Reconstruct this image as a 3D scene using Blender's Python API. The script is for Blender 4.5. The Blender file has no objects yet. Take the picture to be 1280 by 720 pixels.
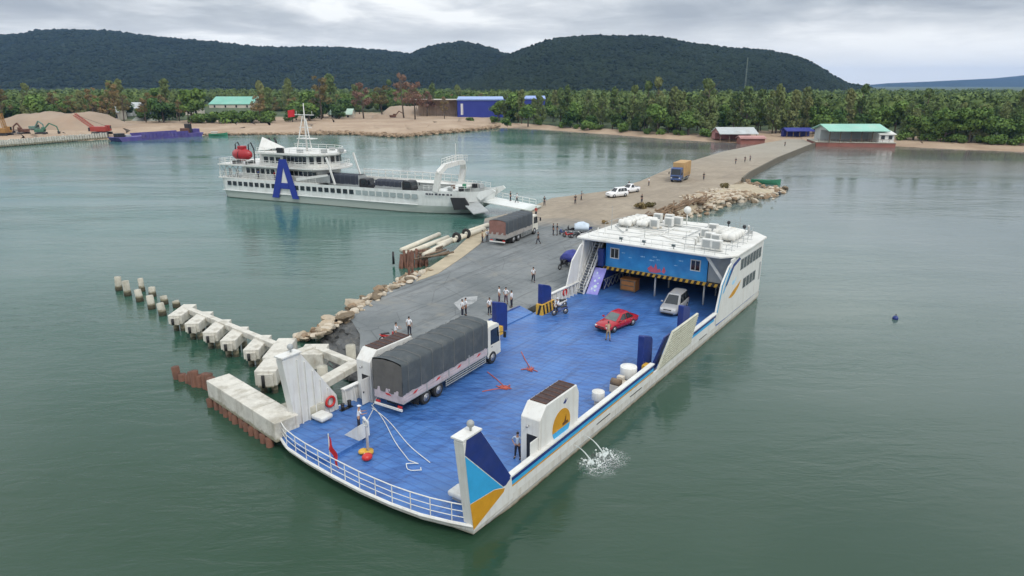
import bpy, bmesh, math, random
import numpy as np
from mathutils import Vector, Matrix, Euler
random.seed(7); RNG = np.random.default_rng(11)
R = math.radians
S = bpy.context.scene
col = S.collection

# ------------------------------------------------------------------ camera
CAM_H = 22.0; FPX = 850.0; HOR = 106.0
PITCH = math.atan((360 - HOR) / FPX)
cd = bpy.data.cameras.new('camera'); cam = bpy.data.objects.new('camera', cd); col.objects.link(cam)
cam.location = (0, 0, CAM_H); cam.rotation_euler = (math.pi/2 - PITCH, 0, 0)
cd.sensor_width = 36; cd.lens = FPX/1280*36; cd.clip_start = .5; cd.clip_end = 20000
S.camera = cam
# ------------------------------------------------------------------ sky, sun, exposure
SUN_EL, SUN_AZ = R(52), R(150)      # azimuth clockwise from +Y: behind and right of the camera
w = bpy.data.worlds.new('World'); S.world = w; w.use_nodes = True
nt = w.node_tree; nt.nodes.clear()
def N(t, typ, **kw):
    n = t.nodes.new(typ)
    for k, v in kw.items(): setattr(n, k, v)
    return n
def mth(t, op, a, b=None, c=None, clamp=False):
    n = N(t, 'ShaderNodeMath', operation=op); n.use_clamp = clamp
    for i, v in enumerate((a, b, c)):
        if v is None: continue
        if isinstance(v, (int, float)): n.inputs[i].default_value = v
        else: t.links.new(v, n.inputs[i])
    return n.outputs[0]
def mixc(t, fac, a, b):
    n = N(t, 'ShaderNodeMix', data_type='RGBA')
    for s, v in ((0, fac), (6, a), (7, b)):
        if isinstance(v, (int, float)): n.inputs[s].default_value = v
        elif isinstance(v, tuple): n.inputs[s].default_value = (*v[:3], 1)
        else: t.links.new(v, n.inputs[s])
    return n.outputs[2]
def ramp(t, x, pts):
    n = N(t, 'ShaderNodeValToRGB'); e = n.color_ramp.elements
    while len(e) < len(pts): e.new(.5)
    for el, (p, c) in zip(e, pts):
        el.position = p; el.color = (*c, 1) if isinstance(c, tuple) else (c, c, c, 1)
    t.links.new(x, n.inputs[0]); return n.outputs[0]
sky = N(nt, 'ShaderNodeTexSky', sky_type='NISHITA'); sky.sun_disc = False
sky.sun_elevation = SUN_EL; sky.sun_rotation = SUN_AZ; sky.air_density = 1.5; sky.dust_density = 3
tc = N(nt, 'ShaderNodeTexCoord'); sp = N(nt, 'ShaderNodeSeparateXYZ'); nt.links.new(tc.outputs['Generated'], sp.inputs[0])
zc = mth(nt, 'ADD', mth(nt, 'MAXIMUM', sp.outputs[2], 0.0), 0.13)
cu = N(nt, 'ShaderNodeCombineXYZ')
nt.links.new(mth(nt, 'DIVIDE', sp.outputs[0], zc), cu.inputs[0]); nt.links.new(mth(nt, 'DIVIDE', sp.outputs[1], zc), cu.inputs[1])
def noise(t, vec, scale, detail=4, rough=.5, dist=0, dim='3D'):
    n = N(t, 'ShaderNodeTexNoise', noise_dimensions=dim); n.inputs['Scale'].default_value = scale; n.inputs['Detail'].default_value = detail
    n.inputs['Roughness'].default_value = rough; n.inputs['Distortion'].default_value = dist
    if vec is not None: t.links.new(vec, n.inputs['Vector'])
    return n.outputs[0]
n1 = noise(nt, cu.outputs[0], .46, 7, .52, .5)
n2 = noise(nt, cu.outputs[0], 1.5, 7, .58, .4)
cl = mth(nt, 'ADD', mth(nt, 'MULTIPLY', n1, .72), mth(nt, 'MULTIPLY', n2, .28))
# cloud brightness: pale strip at the horizon, grey ragged cloud base above it, brighter overhead
cb = ramp(nt, cl, [(.40, (.42, .46, .51)), (.465, (.54, .58, .62)), (.515, (.72, .75, .78)), (.57, (.98, 1.0, 1.0))])
hz = ramp(nt, sp.outputs[2], [(0, 1.0), (.045, .8), (.085, 0.0), (1, 0)])
lift = ramp(nt, mth(nt, 'ADD', mth(nt, 'MULTIPLY', sp.outputs[0], .5), .5), [(.25, .45), (.5, .75), (.72, 1.0)])
cb2 = mixc(nt, mth(nt, 'MULTIPLY', hz, lift), cb, (1.0, 1.01, 1.0))
zen = mth(nt, 'ADD', 9.8, mth(nt, 'MULTIPLY', mth(nt, 'MINIMUM', mth(nt, 'MAXIMUM', mth(nt, 'SUBTRACT', sp.outputs[2], .09), 0.0), .30), 22.0))
vm = N(nt, 'ShaderNodeVectorMath', operation='SCALE'); nt.links.new(cb2, vm.inputs[0]); nt.links.new(zen, vm.inputs['Scale'])
fin = mixc(nt, .95, sky.outputs[0], vm.outputs[0])
bg = N(nt, 'ShaderNodeBackground'); bg.inputs[1].default_value = .1; nt.links.new(fin, bg.inputs[0])
wo = N(nt, 'ShaderNodeOutputWorld'); nt.links.new(bg.outputs[0], wo.inputs[0])
sl = bpy.data.lights.new('sun', 'SUN'); so = bpy.data.objects.new('sun', sl); col.objects.link(so)
sl.energy = 1.3; sl.angle = R(14); sl.color = (1, .96, .9)
sdir = Vector((math.sin(SUN_AZ)*math.cos(SUN_EL), math.cos(SUN_AZ)*math.cos(SUN_EL), math.sin(SUN_EL)))
so.rotation_euler = sdir.to_track_quat('Z', 'Y').to_euler(); so.location = (0, 0, 300)
S.view_settings.view_transform = 'Standard'; S.view_settings.look = 'None'; S.view_settings.gamma = 1
S.view_settings.use_curve_mapping = False; S.view_settings.exposure = 0.16
S.render.engine = 'CYCLES'
S.cycles.use_denoising = True; S.cycles.max_bounces = 6; S.cycles.volume_bounces = 0

# ------------------------------------------------------------------ places: photo pixel + height -> world point
SP_, CP_ = math.sin(PITCH), math.cos(PITCH)
def at(px, py, z=0.0):
    a = px - 640; b = py - 360
    dy = FPX*CP_ - b*SP_; dz = -FPX*SP_ - b*CP_
    t = (z - CAM_H)/dz
    return Vector((a*t, dy*t, z))
def topz(p, py):
    """height above world xy of p whose picture row is py"""
    b = py - 360; dy = FPX*CP_ - b*SP_; dz = -FPX*SP_ - b*CP_
    return CAM_H + dz*p[1]/dy
# ------------------------------------------------------------------ materials
MT = {}
def mat(name, c, rough=.6, var=.12, scale=2.0, dirt=None, damt=.3, dscale=.6, bump=0.0, bscale=20, metal=0.0, rust=0.0, c2=None, streak=False, spec=.5, emit=None, alpha=None, band=None):
    if name in MT: return MT[name]
    m = bpy.data.materials.new(name); m.use_nodes = True; t = m.node_tree
    b = t.nodes['Principled BSDF']; tc = N(t, 'ShaderNodeTexCoord')
    v = tc.outputs['Object']
    if streak:
        mp = N(t, 'ShaderNodeMapping'); mp.inputs['Scale'].default_value = (1, 1, .12); t.links.new(v, mp.inputs[0]); vs = mp.outputs[0]
    else: vs = v
    lo = tuple(max(0, x*(1-var)) for x in c); hi = tuple(min(1, x*(1+var)) for x in c) if c2 is None else c2
    n = noise(t, v, scale, 5, .6)
    f = ramp(t, n, [(.3, 0.0), (.7, 1.0)])
    out = mixc(t, f, lo, hi)
    if dirt is not None:
        n2 = noise(t, vs, dscale*(3 if streak else 1), 7, .65)
        f2 = ramp(t, n2, [(.48, 0.0), (.72, damt)])
        out = mixc(t, f2, out, dirt)
    if rust:
        mp2 = N(t, 'ShaderNodeMapping'); mp2.inputs['Scale'].default_value = (1.6, 1.6, .10); t.links.new(v, mp2.inputs[0])
        f4 = ramp(t, noise(t, mp2.outputs[0], 2.3, 8, .75), [(.57, 0.0), (.70, rust)]); out = mixc(t, f4, out, (.20, .095, .04))
    if band is not None:
        s3 = N(t, 'ShaderNodeSeparateXYZ'); t.links.new(v, s3.inputs[0]); n3 = noise(t, v, 1.3, 5, .7)
        zz = mth(t, 'ADD', s3.outputs[2], mth(t, 'MULTIPLY', mth(t, 'SUBTRACT', n3, .5), band[2]))
        for z_, c_ in band[:2]:
            f3 = N(t, 'ShaderNodeMapRange'); f3.inputs[1].default_value = z_+.06; f3.inputs[2].default_value = z_-.06; t.links.new(zz, f3.inputs[0]); out = mixc(t, f3.outputs[0], out, c_)
    t.links.new(out, b.inputs['Base Color'])
    b.inputs['Roughness'].default_value = rough; b.inputs['Metallic'].default_value = metal
    b.inputs['Specular IOR Level'].default_value = spec
    if bump:
        bp = N(t, 'ShaderNodeBump'); bp.inputs['Strength'].default_value = bump; bp.inputs['Distance'].default_value = .05
        t.links.new(noise(t, v, bscale, 4, .6), bp.inputs['Height']); t.links.new(bp.outputs[0], b.inputs['Normal'])
    MT[name] = m; return m
WHT = mat('white_paint', (.66, .66, .63), .45, .05, 1.2, rust=.28, dirt=(.42, .36, .28), damt=.4, dscale=.7, streak=True)
HULLW = mat('hull_white', (.60, .59, .55), .45, .06, .9, rust=.55, bump=.25, bscale=1.4, dirt=(.33, .27, .19), damt=.6, dscale=.8, streak=True, band=((.30, (.44, .40, .32)), (.08, (.12, .085, .05)), .35))
ROOFW = mat('roof_white', (.66, .655, .62), .6, .07, .5, rust=.22, dirt=(.40, .38, .32), damt=.5, dscale=.45)
GREYP = mat('grey_paint', (.33, .35, .35), .5, .1, 2, dirt=(.2, .17, .13), damt=.3)
NAVY = mat('navy_paint', (.012, .03, .17), .45, .15, 1.5, dirt=(.1, .1, .14), damt=.2)
SKYB = mat('sky_blue_paint', (.035, .33, .62), .45, .08, 1.5)
ORNG = mat('gold_paint', (.55, .27, .015), .5, .1, 1.5, dirt=(.3, .18, .05), damt=.2)
WALLB = mat('wall_blue', (.025, .22, .55), .5, .1, .8, c2=(.04, .32, .66), dirt=(.3, .45, .6), damt=.12)
BLK = mat('black_paint', (.015, .015, .017), .5, .2)
DGLASS = mat('dark_glass', (.012, .016, .02), .08, .2, spec=.8)
GLASSG = mat('grey_glass', (.10, .13, .13), .08, .2, spec=.8)
YEL = mat('yellow_paint', (.62, .36, .04), .5, .1, 3, dirt=(.2, .12, .05), damt=.3)
RED = mat('red_paint', (.5, .025, .02), .4, .1)
REDCAR = mat('red_car_paint', (.36, .006, .016), .22, .04, spec=.7)
SILV = mat('silver_car_paint', (.42, .42, .42), .28, .04, metal=.25)
WCAR = mat('white_car_paint', (.75, .75, .75), .25, .03)
RUB = mat('rubber', (.022, .022, .022), .8, .2)
RIM = mat('alloy', (.35, .35, .36), .35, .1, metal=.6)
CHROME = mat('steel', (.42, .42, .42), .35, .1, metal=.6)
TARP = mat('tarp_grey', (.058, .070, .076), .75, .14, 1.2, dirt=(.15, .15, .14), damt=.45, dscale=.8, bump=.5, bscale=5)
TARPR = mat('tarp_rear', (.10, .095, .085), .8, .16, 1.5, dirt=(.2, .18, .15), damt=.4)
SIDEP = mat('side_panel_pink', (.46, .40, .41), .55, .1, 2, dirt=(.25, .18, .15), damt=.5, dscale=1.5)
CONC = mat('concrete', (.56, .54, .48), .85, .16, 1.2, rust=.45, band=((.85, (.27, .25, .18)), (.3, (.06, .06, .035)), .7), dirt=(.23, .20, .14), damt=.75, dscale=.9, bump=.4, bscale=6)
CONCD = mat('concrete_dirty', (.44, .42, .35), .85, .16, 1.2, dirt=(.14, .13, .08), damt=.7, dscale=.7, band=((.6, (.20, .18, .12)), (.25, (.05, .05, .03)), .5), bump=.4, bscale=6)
RUST = mat('rust', (.13, .06, .038), .85, .3, 2.0, dirt=(.05, .03, .02), damt=.6)
WOOD = mat('weathered_wood', (.17, .12, .08), .85, .3, 2.0, dirt=(.06, .045, .03), damt=.5)
CRATE = mat('crate_wood', (.42, .17, .05), .7, .15, 2, dirt=(.2, .08, .03), damt=.3)
BARK = mat('bark', (.10, .08, .06), .9, .3, 3)
ROCK = mat('pale_rock', (.42, .35, .26), .9, .4, .9, dirt=(.17, .115, .06), damt=.8, dscale=.8, bump=.6, bscale=3)
ROCKD = mat('dark_rock', (.17, .13, .085), .9, .3, .9, dirt=(.06, .05, .035), damt=.7, dscale=.7, bump=.6, bscale=3)
SKIN = mat('skin', (.36, .20, .13), .6, .06)
HAIR = mat('hair', (.012, .01, .009), .6, .2)
SHIRTS = dict(white=mat('cloth_white', (.68, .69, .72), .85, .06), dark=mat('cloth_dark', (.02, .022, .028), .85, .2), blue=mat('cloth_blue', (.05, .1, .28), .85, .1),
              pale=mat('cloth_pale_blue', (.38, .46, .58), .85, .08), tan=mat('cloth_tan', (.42, .32, .2), .85, .1), red=mat('cloth_red', (.4, .04, .04), .85, .1), grey=mat('cloth_grey', (.2, .2, .22), .85, .1), green=mat('cloth_green', (.08, .2, .1), .85, .1))
TROUS = dict(navy=mat('trousers_navy', (.015, .018, .035), .85, .15), grey=mat('trousers_grey', (.1, .1, .11), .85, .15), tan=mat('trousers_tan', (.3, .23, .15), .85, .1), plum=mat('trousers_plum', (.09, .05, .08), .85, .1))
LILAC = mat('lilac_banner', (.24, .22, .62), .6, .15, .9, c2=(.36, .33, .78), dirt=(.5, .65, .62), damt=.5, dscale=.9)
PURPLE = mat('purple_barge_paint', (.07, .055, .22), .6, .25, .4, dirt=(.2, .17, .2), damt=.4)
BWARE = mat('warehouse_blue', (.02, .035, .26), .5, .1, .2)
GRNR = mat('green_roof', (.16, .42, .32), .5, .1, .15, dirt=(.35, .42, .36), damt=.4, dscale=.2)
GRYR = mat('grey_roof', (.42, .45, .45), .5, .12, .2, dirt=(.25, .2, .16), damt=.4, dscale=.3)
REDW = mat('red_brown_wall', (.28, .11, .085), .8, .2, .3, dirt=(.12, .07, .05), damt=.4)
CREAM = mat('cream_wall', (.55, .5, .42), .7, .1, .3, dirt=(.35, .3, .25), damt=.4)
ORT = mat('orange_cargo', (.42, .27, .12), .8, .12, .6)
RAMPW = mat('ramp_olive_white', (.50, .50, .41), .6, .08, 1.0, dirt=(.26, .24, .16), damt=.5, dscale=2.5)
LBOAT = mat('lifeboat_red', (.33, .014, .018), .4, .1)
FLAGR = mat('flag_red', (.52, .02, .03), .7, .1)
GREENP = mat('green_paint', (.04, .2, .11), .5, .15)
BLUET = mat('blue_tarp', (.02, .03, .2), .6, .3, 2.5, dirt=(.07, .08, .32), damt=.5, dscale=1.5)
LETTER = mat('letter_blue', (.015, .035, .26), .5, .1)
PIPEW = mat('pale_pipe', (.6, .56, .46), .8, .1, 1, dirt=(.35, .29, .2), damt=.5)
ROPE = mat('rope_white', (.6, .62, .62), .8, .1)

# blue anti-slip car deck: worn paint, dark weld bars across, wet streaks
def deck_mat():
    m = bpy.data.materials.new('blue_deck_paint'); m.use_nodes = True; t = m.node_tree; b = t.nodes['Principled BSDF']
    tc = N(t, 'ShaderNodeTexCoord'); v = tc.outputs['Object']
    mp = N(t, 'ShaderNodeMapping'); mp.inputs['Scale'].default_value = (.38, 2.1, 1); mp0 = N(t, 'ShaderNodeMapping'); mp0.inputs['Rotation'].default_value = (0, 0, R(50)); t.links.new(v, mp0.inputs[0]); t.links.new(mp0.outputs[0], mp.inputs[0])
    n1 = noise(t, mp.outputs[0], 1.3, 6, .65, .6); n2 = noise(t, v, .35, 5, .6)
    c = mixc(t, ramp(t, n1, [(.34, 0.0), (.62, 1.0)]), (.020, .072, .235), (.054, .16, .43))
    c = mixc(t, ramp(t, n2, [(.42, 0.0), (.7, .75)]), c, (.078, .20, .47))
    n3 = noise(t, v, 1.6, 8, .7)
    c = mixc(t, ramp(t, n3, [(.60, 0.0), (.74, .55)]), c, (.045, .055, .12))
    n4 = noise(t, v, 5.0, 6, .7); c = mixc(t, ramp(t, n4, [(.64, 0.0), (.75, .4)]), c, (.2, .27, .45))
    mt_ = N(t, 'ShaderNodeMapping'); mt_.inputs['Scale'].default_value = (.07, 1.5, 1); t.links.new(v, mt_.inputs[0])
    n5 = noise(t, mt_.outputs[0], 1.4, 6, .7, .8); c = mixc(t, ramp(t, n5, [(.52, 0.0), (.68, .5)]), c, (.028, .055, .15))
    n6 = noise(t, v, .9, 8, .75); c = mixc(t, ramp(t, n6, [(.62, 0.0), (.72, .6)]), c, (.16, .26, .46)); n7 = noise(t, v, 3.1, 7, .8); c = mixc(t, ramp(t, n7, [(.66, 0.0), (.74, .6)]), c, (.13, .075, .05))
    wv = N(t, 'ShaderNodeTexWave', wave_type='BANDS', bands_direction='X'); wv.inputs['Scale'].default_value = .52; wv.inputs['Distortion'].default_value = .35
    wv.inputs['Detail'].default_value = 2; t.links.new(v, wv.inputs['Vector'])
    wl = ramp(t, wv.outputs['Fac'], [(.86, 0.0), (.97, 1.0)])
    c = mixc(t, mth(t, 'MULTIPLY', wl, .22), c, (.012, .04, .2))
    t.links.new(c, b.inputs['Base Color'])
    t.links.new(ramp(t, n1, [(.3, .3), (.7, .6)]), b.inputs['Roughness'])
    bp = N(t, 'ShaderNodeBump'); bp.inputs['Strength'].default_value = .5; bp.inputs['Distance'].default_value = .02
    t.links.new(mth(t, 'ADD', mth(t, 'MULTIPLY', n1, .6), wl), bp.inputs['Height']); t.links.new(bp.outputs[0], b.inputs['Normal'])
    return m
DECK = deck_mat()

# ------------------------------------------------------------------ mesh builder
class MB:
    def __init__(s): s.v = []; s.f = []; s.m = []; s.cur = 0; s.sm = []; s.smooth = False
    def use(s, i): s.cur = i; return s
    def add(s, vs, fs):
        o = len(s.v); s.v += [tuple(map(float, p)) for p in vs]
        for f in fs: s.f.append(tuple(o+i for i in f)); s.m.append(s.cur); s.sm.append(s.smooth)
        return s
    def box(s, x0, x1, y0, y1, z0, z1):
        return s.add([(x, y, z) for x in (x0, x1) for y in (y0, y1) for z in (z0, z1)],
                     [(0, 1, 3, 2), (4, 6, 7, 5), (0, 4, 5, 1), (2, 3, 7, 6), (0, 2, 6, 4), (1, 5, 7, 3)])
    def cb(s, c, d, rz=0, ry=0, rx=0):
        M_ = Euler((rx, ry, rz)).to_matrix(); c = Vector(c)
        vs = [c + M_ @ Vector((x*d[0]/2, y*d[1]/2, z*d[2]/2)) for x in (-1, 1) for y in (-1, 1) for z in (-1, 1)]
        return s.add(vs, [(0, 1, 3, 2), (4, 6, 7, 5), (0, 4, 5, 1), (2, 3, 7, 6), (0, 2, 6, 4), (1, 5, 7, 3)])
    def beam(s, p, q, wd, h=None):
        h = h or wd; p = Vector(p); q = Vector(q); d = (q-p).normalized()
        up = Vector((0, 0, 1)) if abs(d.z) < .95 else Vector((0, 1, 0))
        a = d.cross(up).normalized()*wd/2; b = a.cross(d).normalized()*h/2
        return s.add([e+i*a+j*b for e in (p, q) for i in (-1, 1) for j in (-1, 1)],
                     [(0, 1, 3, 2), (4, 6, 7, 5), (0, 4, 5, 1), (2, 3, 7, 6), (0, 2, 6, 4), (1, 5, 7, 3)])
    def tube(s, pts, r, n=8, caps=True):
        pts = [Vector(p) for p in pts]; rs = r if isinstance(r, (list, tuple)) else [r]*len(pts)
        rings = []; a = None
        for i, p in enumerate(pts):
            d = (pts[min(i+1, len(pts)-1)] - pts[max(i-1, 0)]).normalized()
            if a is None:
                a = d.cross(Vector((0, 0, 1)) if abs(d.z) < .9 else Vector((1, 0, 0))).normalized()
            else: a = (a - d*a.dot(d)).normalized()
            b = d.cross(a)
            rings.append([p + rs[i]*(math.cos(t)*a + math.sin(t)*b) for t in [2*math.pi*k/n for k in range(n)]])
        sm = s.smooth; s.smooth = n > 6
        s.loft(rings, True, caps); s.smooth = sm
        return s
    def loft(s, rings, closed=True, caps=True):
        n = len(rings[0]); vs = [p for r in rings for p in r]; fs = []
        for i in range(len(rings)-1):
            for k in range(n if closed else n-1):
                k2 = (k+1) % n
                fs.append((i*n+k, i*n+k2, (i+1)*n+k2, (i+1)*n+k))
        if caps and closed: fs.append(tuple(range(n))[::-1]); fs.append(tuple((len(rings)-1)*n+k for k in range(n)))
        return s.add(vs, fs)
    def prism(s, poly, ext):
        ext = Vector(ext); a = [Vector(p) for p in poly]; return s.loft([a, [p+ext for p in a]])
    def slab(s, poly2, z0, z1): return s.prism([(x, y, z0) for x, y in poly2], (0, 0, z1-z0))
    def cyl(s, c, r, h, n=16, r2=None, axis='z'):
        c = Vector(c); e = {'z': Vector((0, 0, h)), 'x': Vector((h, 0, 0)), 'y': Vector((0, h, 0))}[axis]
        return s.tube([c, c+e], [r, r if r2 is None else r2], n)
    def ball(s, c, r, nu=10, nv=6, jit=0):
        rx, ry, rz = (r, r, r) if isinstance(r, (int, float)) else r
        vs = [(c[0], c[1], c[2]-rz)]; fs = []
        for j in range(1, nv):
            t = math.pi*j/nv - math.pi/2
            for i in range(nu):
                q = 1 + random.uniform(-jit, jit)
                vs.append((c[0]+q*rx*math.cos(t)*math.cos(2*math.pi*i/nu), c[1]+q*ry*math.cos(t)*math.sin(2*math.pi*i/nu), c[2]+q*rz*math.sin(t)))
        vs.append((c[0], c[1], c[2]+rz)); top = len(vs)-1
        for i in range(nu):
            fs.append((0, 1+(i+1) % nu, 1+i)); fs.append((top, top-nu+i, top-nu+(i+1) % nu))
            for j in range(nv-2):
                a = 1+j*nu; fs.append((a+i, a+(i+1) % nu, a+nu+(i+1) % nu, a+nu+i))
        sm = s.smooth; s.smooth = True; s.add(vs, fs); s.smooth = sm; return s
    def torus(s, c, R_, r, axis='y', nu=20, nv=8):
        rings = []
        for i in range(nu):
            t = 2*math.pi*i/nu; ring = []
            for k in range(nv):
                a = 2*math.pi*k/nv; q = R_ + r*math.cos(a); p = (q*math.cos(t), q*math.sin(t), r*math.sin(a))
                p = {'z': p, 'y': (p[0], p[2], p[1]), 'x': (p[2], p[0], p[1])}[axis]
                ring.append((c[0]+p[0], c[1]+p[1], c[2]+p[2]))
            rings.append(ring)
        sm = s.smooth; s.smooth = True; s.loft(rings+[rings[0]], True, False); s.smooth = sm; return s
    def poly(s, pts): return s.add(pts, [tuple(range(len(pts)))])
    def mesh(s, name, mats, recalc=True):
        me = bpy.data.meshes.new(name); me.from_pydata(s.v, [], s.f)
        for m in (mats if isinstance(mats, (list, tuple)) else [mats]): me.materials.append(m)
        me.polygons.foreach_set('material_index', s.m); me.polygons.foreach_set('use_smooth', s.sm)
        if recalc and len(s.f) < 60000:
            b = bmesh.new(); b.from_mesh(me); bmesh.ops.recalc_face_normals(b, faces=b.faces); b.to_mesh(me); b.free()
        me.update(); return me
    def build(s, name, mats, parent=None, bevel=0, loc=None, rz=0):
        o = bpy.data.objects.new(name, s.mesh(name, mats)); col.objects.link(o)
        if parent is not None: o.parent = parent
        if loc is not None: o.location = loc
        if rz: o.rotation_euler = (0, 0, rz)
        if bevel:
            b = o.modifiers.new('bevel', 'BEVEL'); b.width = bevel; b.segments = 2; b.limit_method = 'ANGLE'; b.angle_limit = R(40)
        return o
def tag(o, label=None, cat=None, group=None, kind=None):
    if label: o['label'] = label
    if cat: o['category'] = cat
    if group: o['group'] = group
    if kind: o['kind'] = kind
    return o
def empty(name, loc, rz=0, label=None, cat=None, group=None):
    o = bpy.data.objects.new(name, None); col.objects.link(o); o.location = loc; o.rotation_euler = (0, 0, rz); o.empty_display_size = .3
    return tag(o, label, cat, group)
def copy_tree(o, parent=None):
    c = o.copy(); col.objects.link(c)
    if parent is not None: c.parent = parent
    for ch in list(o.children): copy_tree(ch, c)
    return c
def again(o, loc, rz=0, label=None, group=None, sc=None):
    c = copy_tree(o); c.location = loc; c.rotation_euler = (0, 0, rz)
    if label: c['label'] = label
    if group: c['group'] = group
    if sc: c.scale = (sc,)*3 if isinstance(sc, (int, float)) else sc
    return c
def yaw(p, q): return math.atan2(q[1]-p[1], q[0]-p[0])
def fbm(x, y, seed=0, oct=5):
    r = np.random.default_rng(seed); out = np.zeros(np.broadcast(x, y).shape); a = 1.0
    for o in range(oct):
        for _ in range(4):
            th, ph = r.uniform(0, 2*np.pi, 2); f = 2**o
            out += a/4*np.sin(f*(x*np.cos(th)+y*np.sin(th)) + ph + 1.7*np.sin(f*.7*(y*np.cos(th)-x*np.sin(th))+ph*2))
        a *= .55
    return out
# ------------------------------------------------------------------ setting: water
def water_mat():
    m = bpy.data.materials.new('sea_water'); m.use_nodes = True; t = m.node_tree; b = t.nodes['Principled BSDF']
    tc = N(t, 'ShaderNodeTexCoord'); v = tc.outputs['Object']; sp = N(t, 'ShaderNodeSeparateXYZ'); t.links.new(v, sp.inputs[0])
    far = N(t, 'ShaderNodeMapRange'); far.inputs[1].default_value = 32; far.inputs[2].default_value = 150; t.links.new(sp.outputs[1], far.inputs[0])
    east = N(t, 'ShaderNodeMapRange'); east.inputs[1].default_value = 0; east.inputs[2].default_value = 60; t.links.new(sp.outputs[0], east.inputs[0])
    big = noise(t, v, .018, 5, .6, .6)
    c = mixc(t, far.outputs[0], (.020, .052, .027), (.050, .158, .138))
    c = mixc(t, mth(t, 'MULTIPLY', mth(t, 'MULTIPLY', east.outputs[0], .9), mth(t, 'ADD', .35, mth(t, 'MULTIPLY', far.outputs[0], .65))), c, (.185, .200, .200))  # turbid grey, with the sky's reflection also put into the base colour
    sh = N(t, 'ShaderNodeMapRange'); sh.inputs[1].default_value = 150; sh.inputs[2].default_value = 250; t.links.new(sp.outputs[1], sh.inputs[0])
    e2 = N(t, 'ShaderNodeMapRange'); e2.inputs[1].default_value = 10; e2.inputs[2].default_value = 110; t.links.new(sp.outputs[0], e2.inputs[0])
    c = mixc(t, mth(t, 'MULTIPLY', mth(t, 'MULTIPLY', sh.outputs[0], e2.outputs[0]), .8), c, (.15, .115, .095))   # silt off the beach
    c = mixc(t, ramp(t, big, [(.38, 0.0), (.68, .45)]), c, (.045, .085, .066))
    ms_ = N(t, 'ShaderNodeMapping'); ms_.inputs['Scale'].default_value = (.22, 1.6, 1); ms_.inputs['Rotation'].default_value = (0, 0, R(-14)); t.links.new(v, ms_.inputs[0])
    st = noise(t, ms_.outputs[0], .045, 5, .6, .8); c = mixc(t, mth(t, 'MULTIPLY', ramp(t, st, [(.45, 0.0), (.66, .5)]), far.outputs[0]), c, (.20, .23, .225))  # pale streaks paint a silvery sky sheen into the base colour
    t.links.new(c, b.inputs['Base Color']); b.inputs['IOR'].default_value = 1.333
    mp = N(t, 'ShaderNodeMapping'); mp.inputs['Scale'].default_value = (.55, 1.5, 1); mp.inputs['Rotation'].default_value = (0, 0, R(-12)); t.links.new(v, mp.inputs[0])
    h1 = noise(t, mp.outputs[0], .10, 3, .5, .4); h2 = noise(t, mp.outputs[0], .55, 4, .6, .5); h3 = noise(t, mp.outputs[0], 2.2, 3, .6, .3)
    calm = ramp(t, noise(t, mp.outputs[0], .012, 4, .6, 1.0), [(.40, .18), (.60, 1.15)])
    h = mth(t, 'ADD', mth(t, 'MULTIPLY', h1, .9), mth(t, 'ADD', mth(t, 'MULTIPLY', h2, .42), mth(t, 'MULTIPLY', h3, .10)))
    bp = N(t, 'ShaderNodeBump'); bp.inputs['Distance'].default_value = .55; t.links.new(mth(t, 'MULTIPLY', calm, .42), bp.inputs['Strength'])
    t.links.new(h, bp.inputs['Height']); t.links.new(bp.outputs[0], b.inputs['Normal'])
    t.links.new(mth(t, 'ADD', .06, mth(t, 'MULTIPLY', calm, .07)), b.inputs['Roughness'])
    return m
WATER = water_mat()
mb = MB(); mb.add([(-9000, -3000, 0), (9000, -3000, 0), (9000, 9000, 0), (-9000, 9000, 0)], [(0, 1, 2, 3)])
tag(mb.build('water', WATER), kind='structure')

# ------------------------------------------------------------------ land behind the shoreline
SHORE = [(-130, 190), (-60, 187), (0, 184), (135, 174), (250, 169.5), (330, 168.5), (440, 168.5), (500, 172), (545, 168), (600, 163), (625, 159.5),
         (680, 162), (760, 168), (830, 173.5), (880, 177), (930, 179.5), (1000, 180), (1018, 181), (1120, 183), (1180, 186), (1280, 190), (1400, 196)]
sx = np.arange(-130, 1400.1, 6.0); sy = np.interp(sx, [p[0] for p in SHORE], [p[1] for p in SHORE])
cols_ = [at(a, b, 0.0) for a, b in zip(sx, sy)]
def shore_y(px): return float(np.interp(px, [p[0] for p in SHORE], [p[1] for p in SHORE]))
ds = np.array([-10, 0, 4, 9, 16, 28, 45, 70, 110, 170, 260, 400, 700, 1200, 2500, 6500.])
zs = np.array([-1.2, -.05, .35, .8, 1.3, 1.7, 2.0, 2.2, 2.4, 2.6, 2.9, 3.3, 4, 5, 6, 6.])
mb = MB(); rings = []
for p in cols_:
    d = Vector((p.x, p.y, 0)).normalized(); ring = []
    for dd, z in zip(ds, zs):
        q = p + d*dd + Vector((random.uniform(-1, 1), random.uniform(-1, 1), 0))*min(3, abs(dd)*.08+.5)
        ring.append((q.x, q.y, z + (random.uniform(-.12, .12) if dd > 3 else 0)))
    rings.append(ring)
mb.smooth = True; mb.loft(rings, False)
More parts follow.
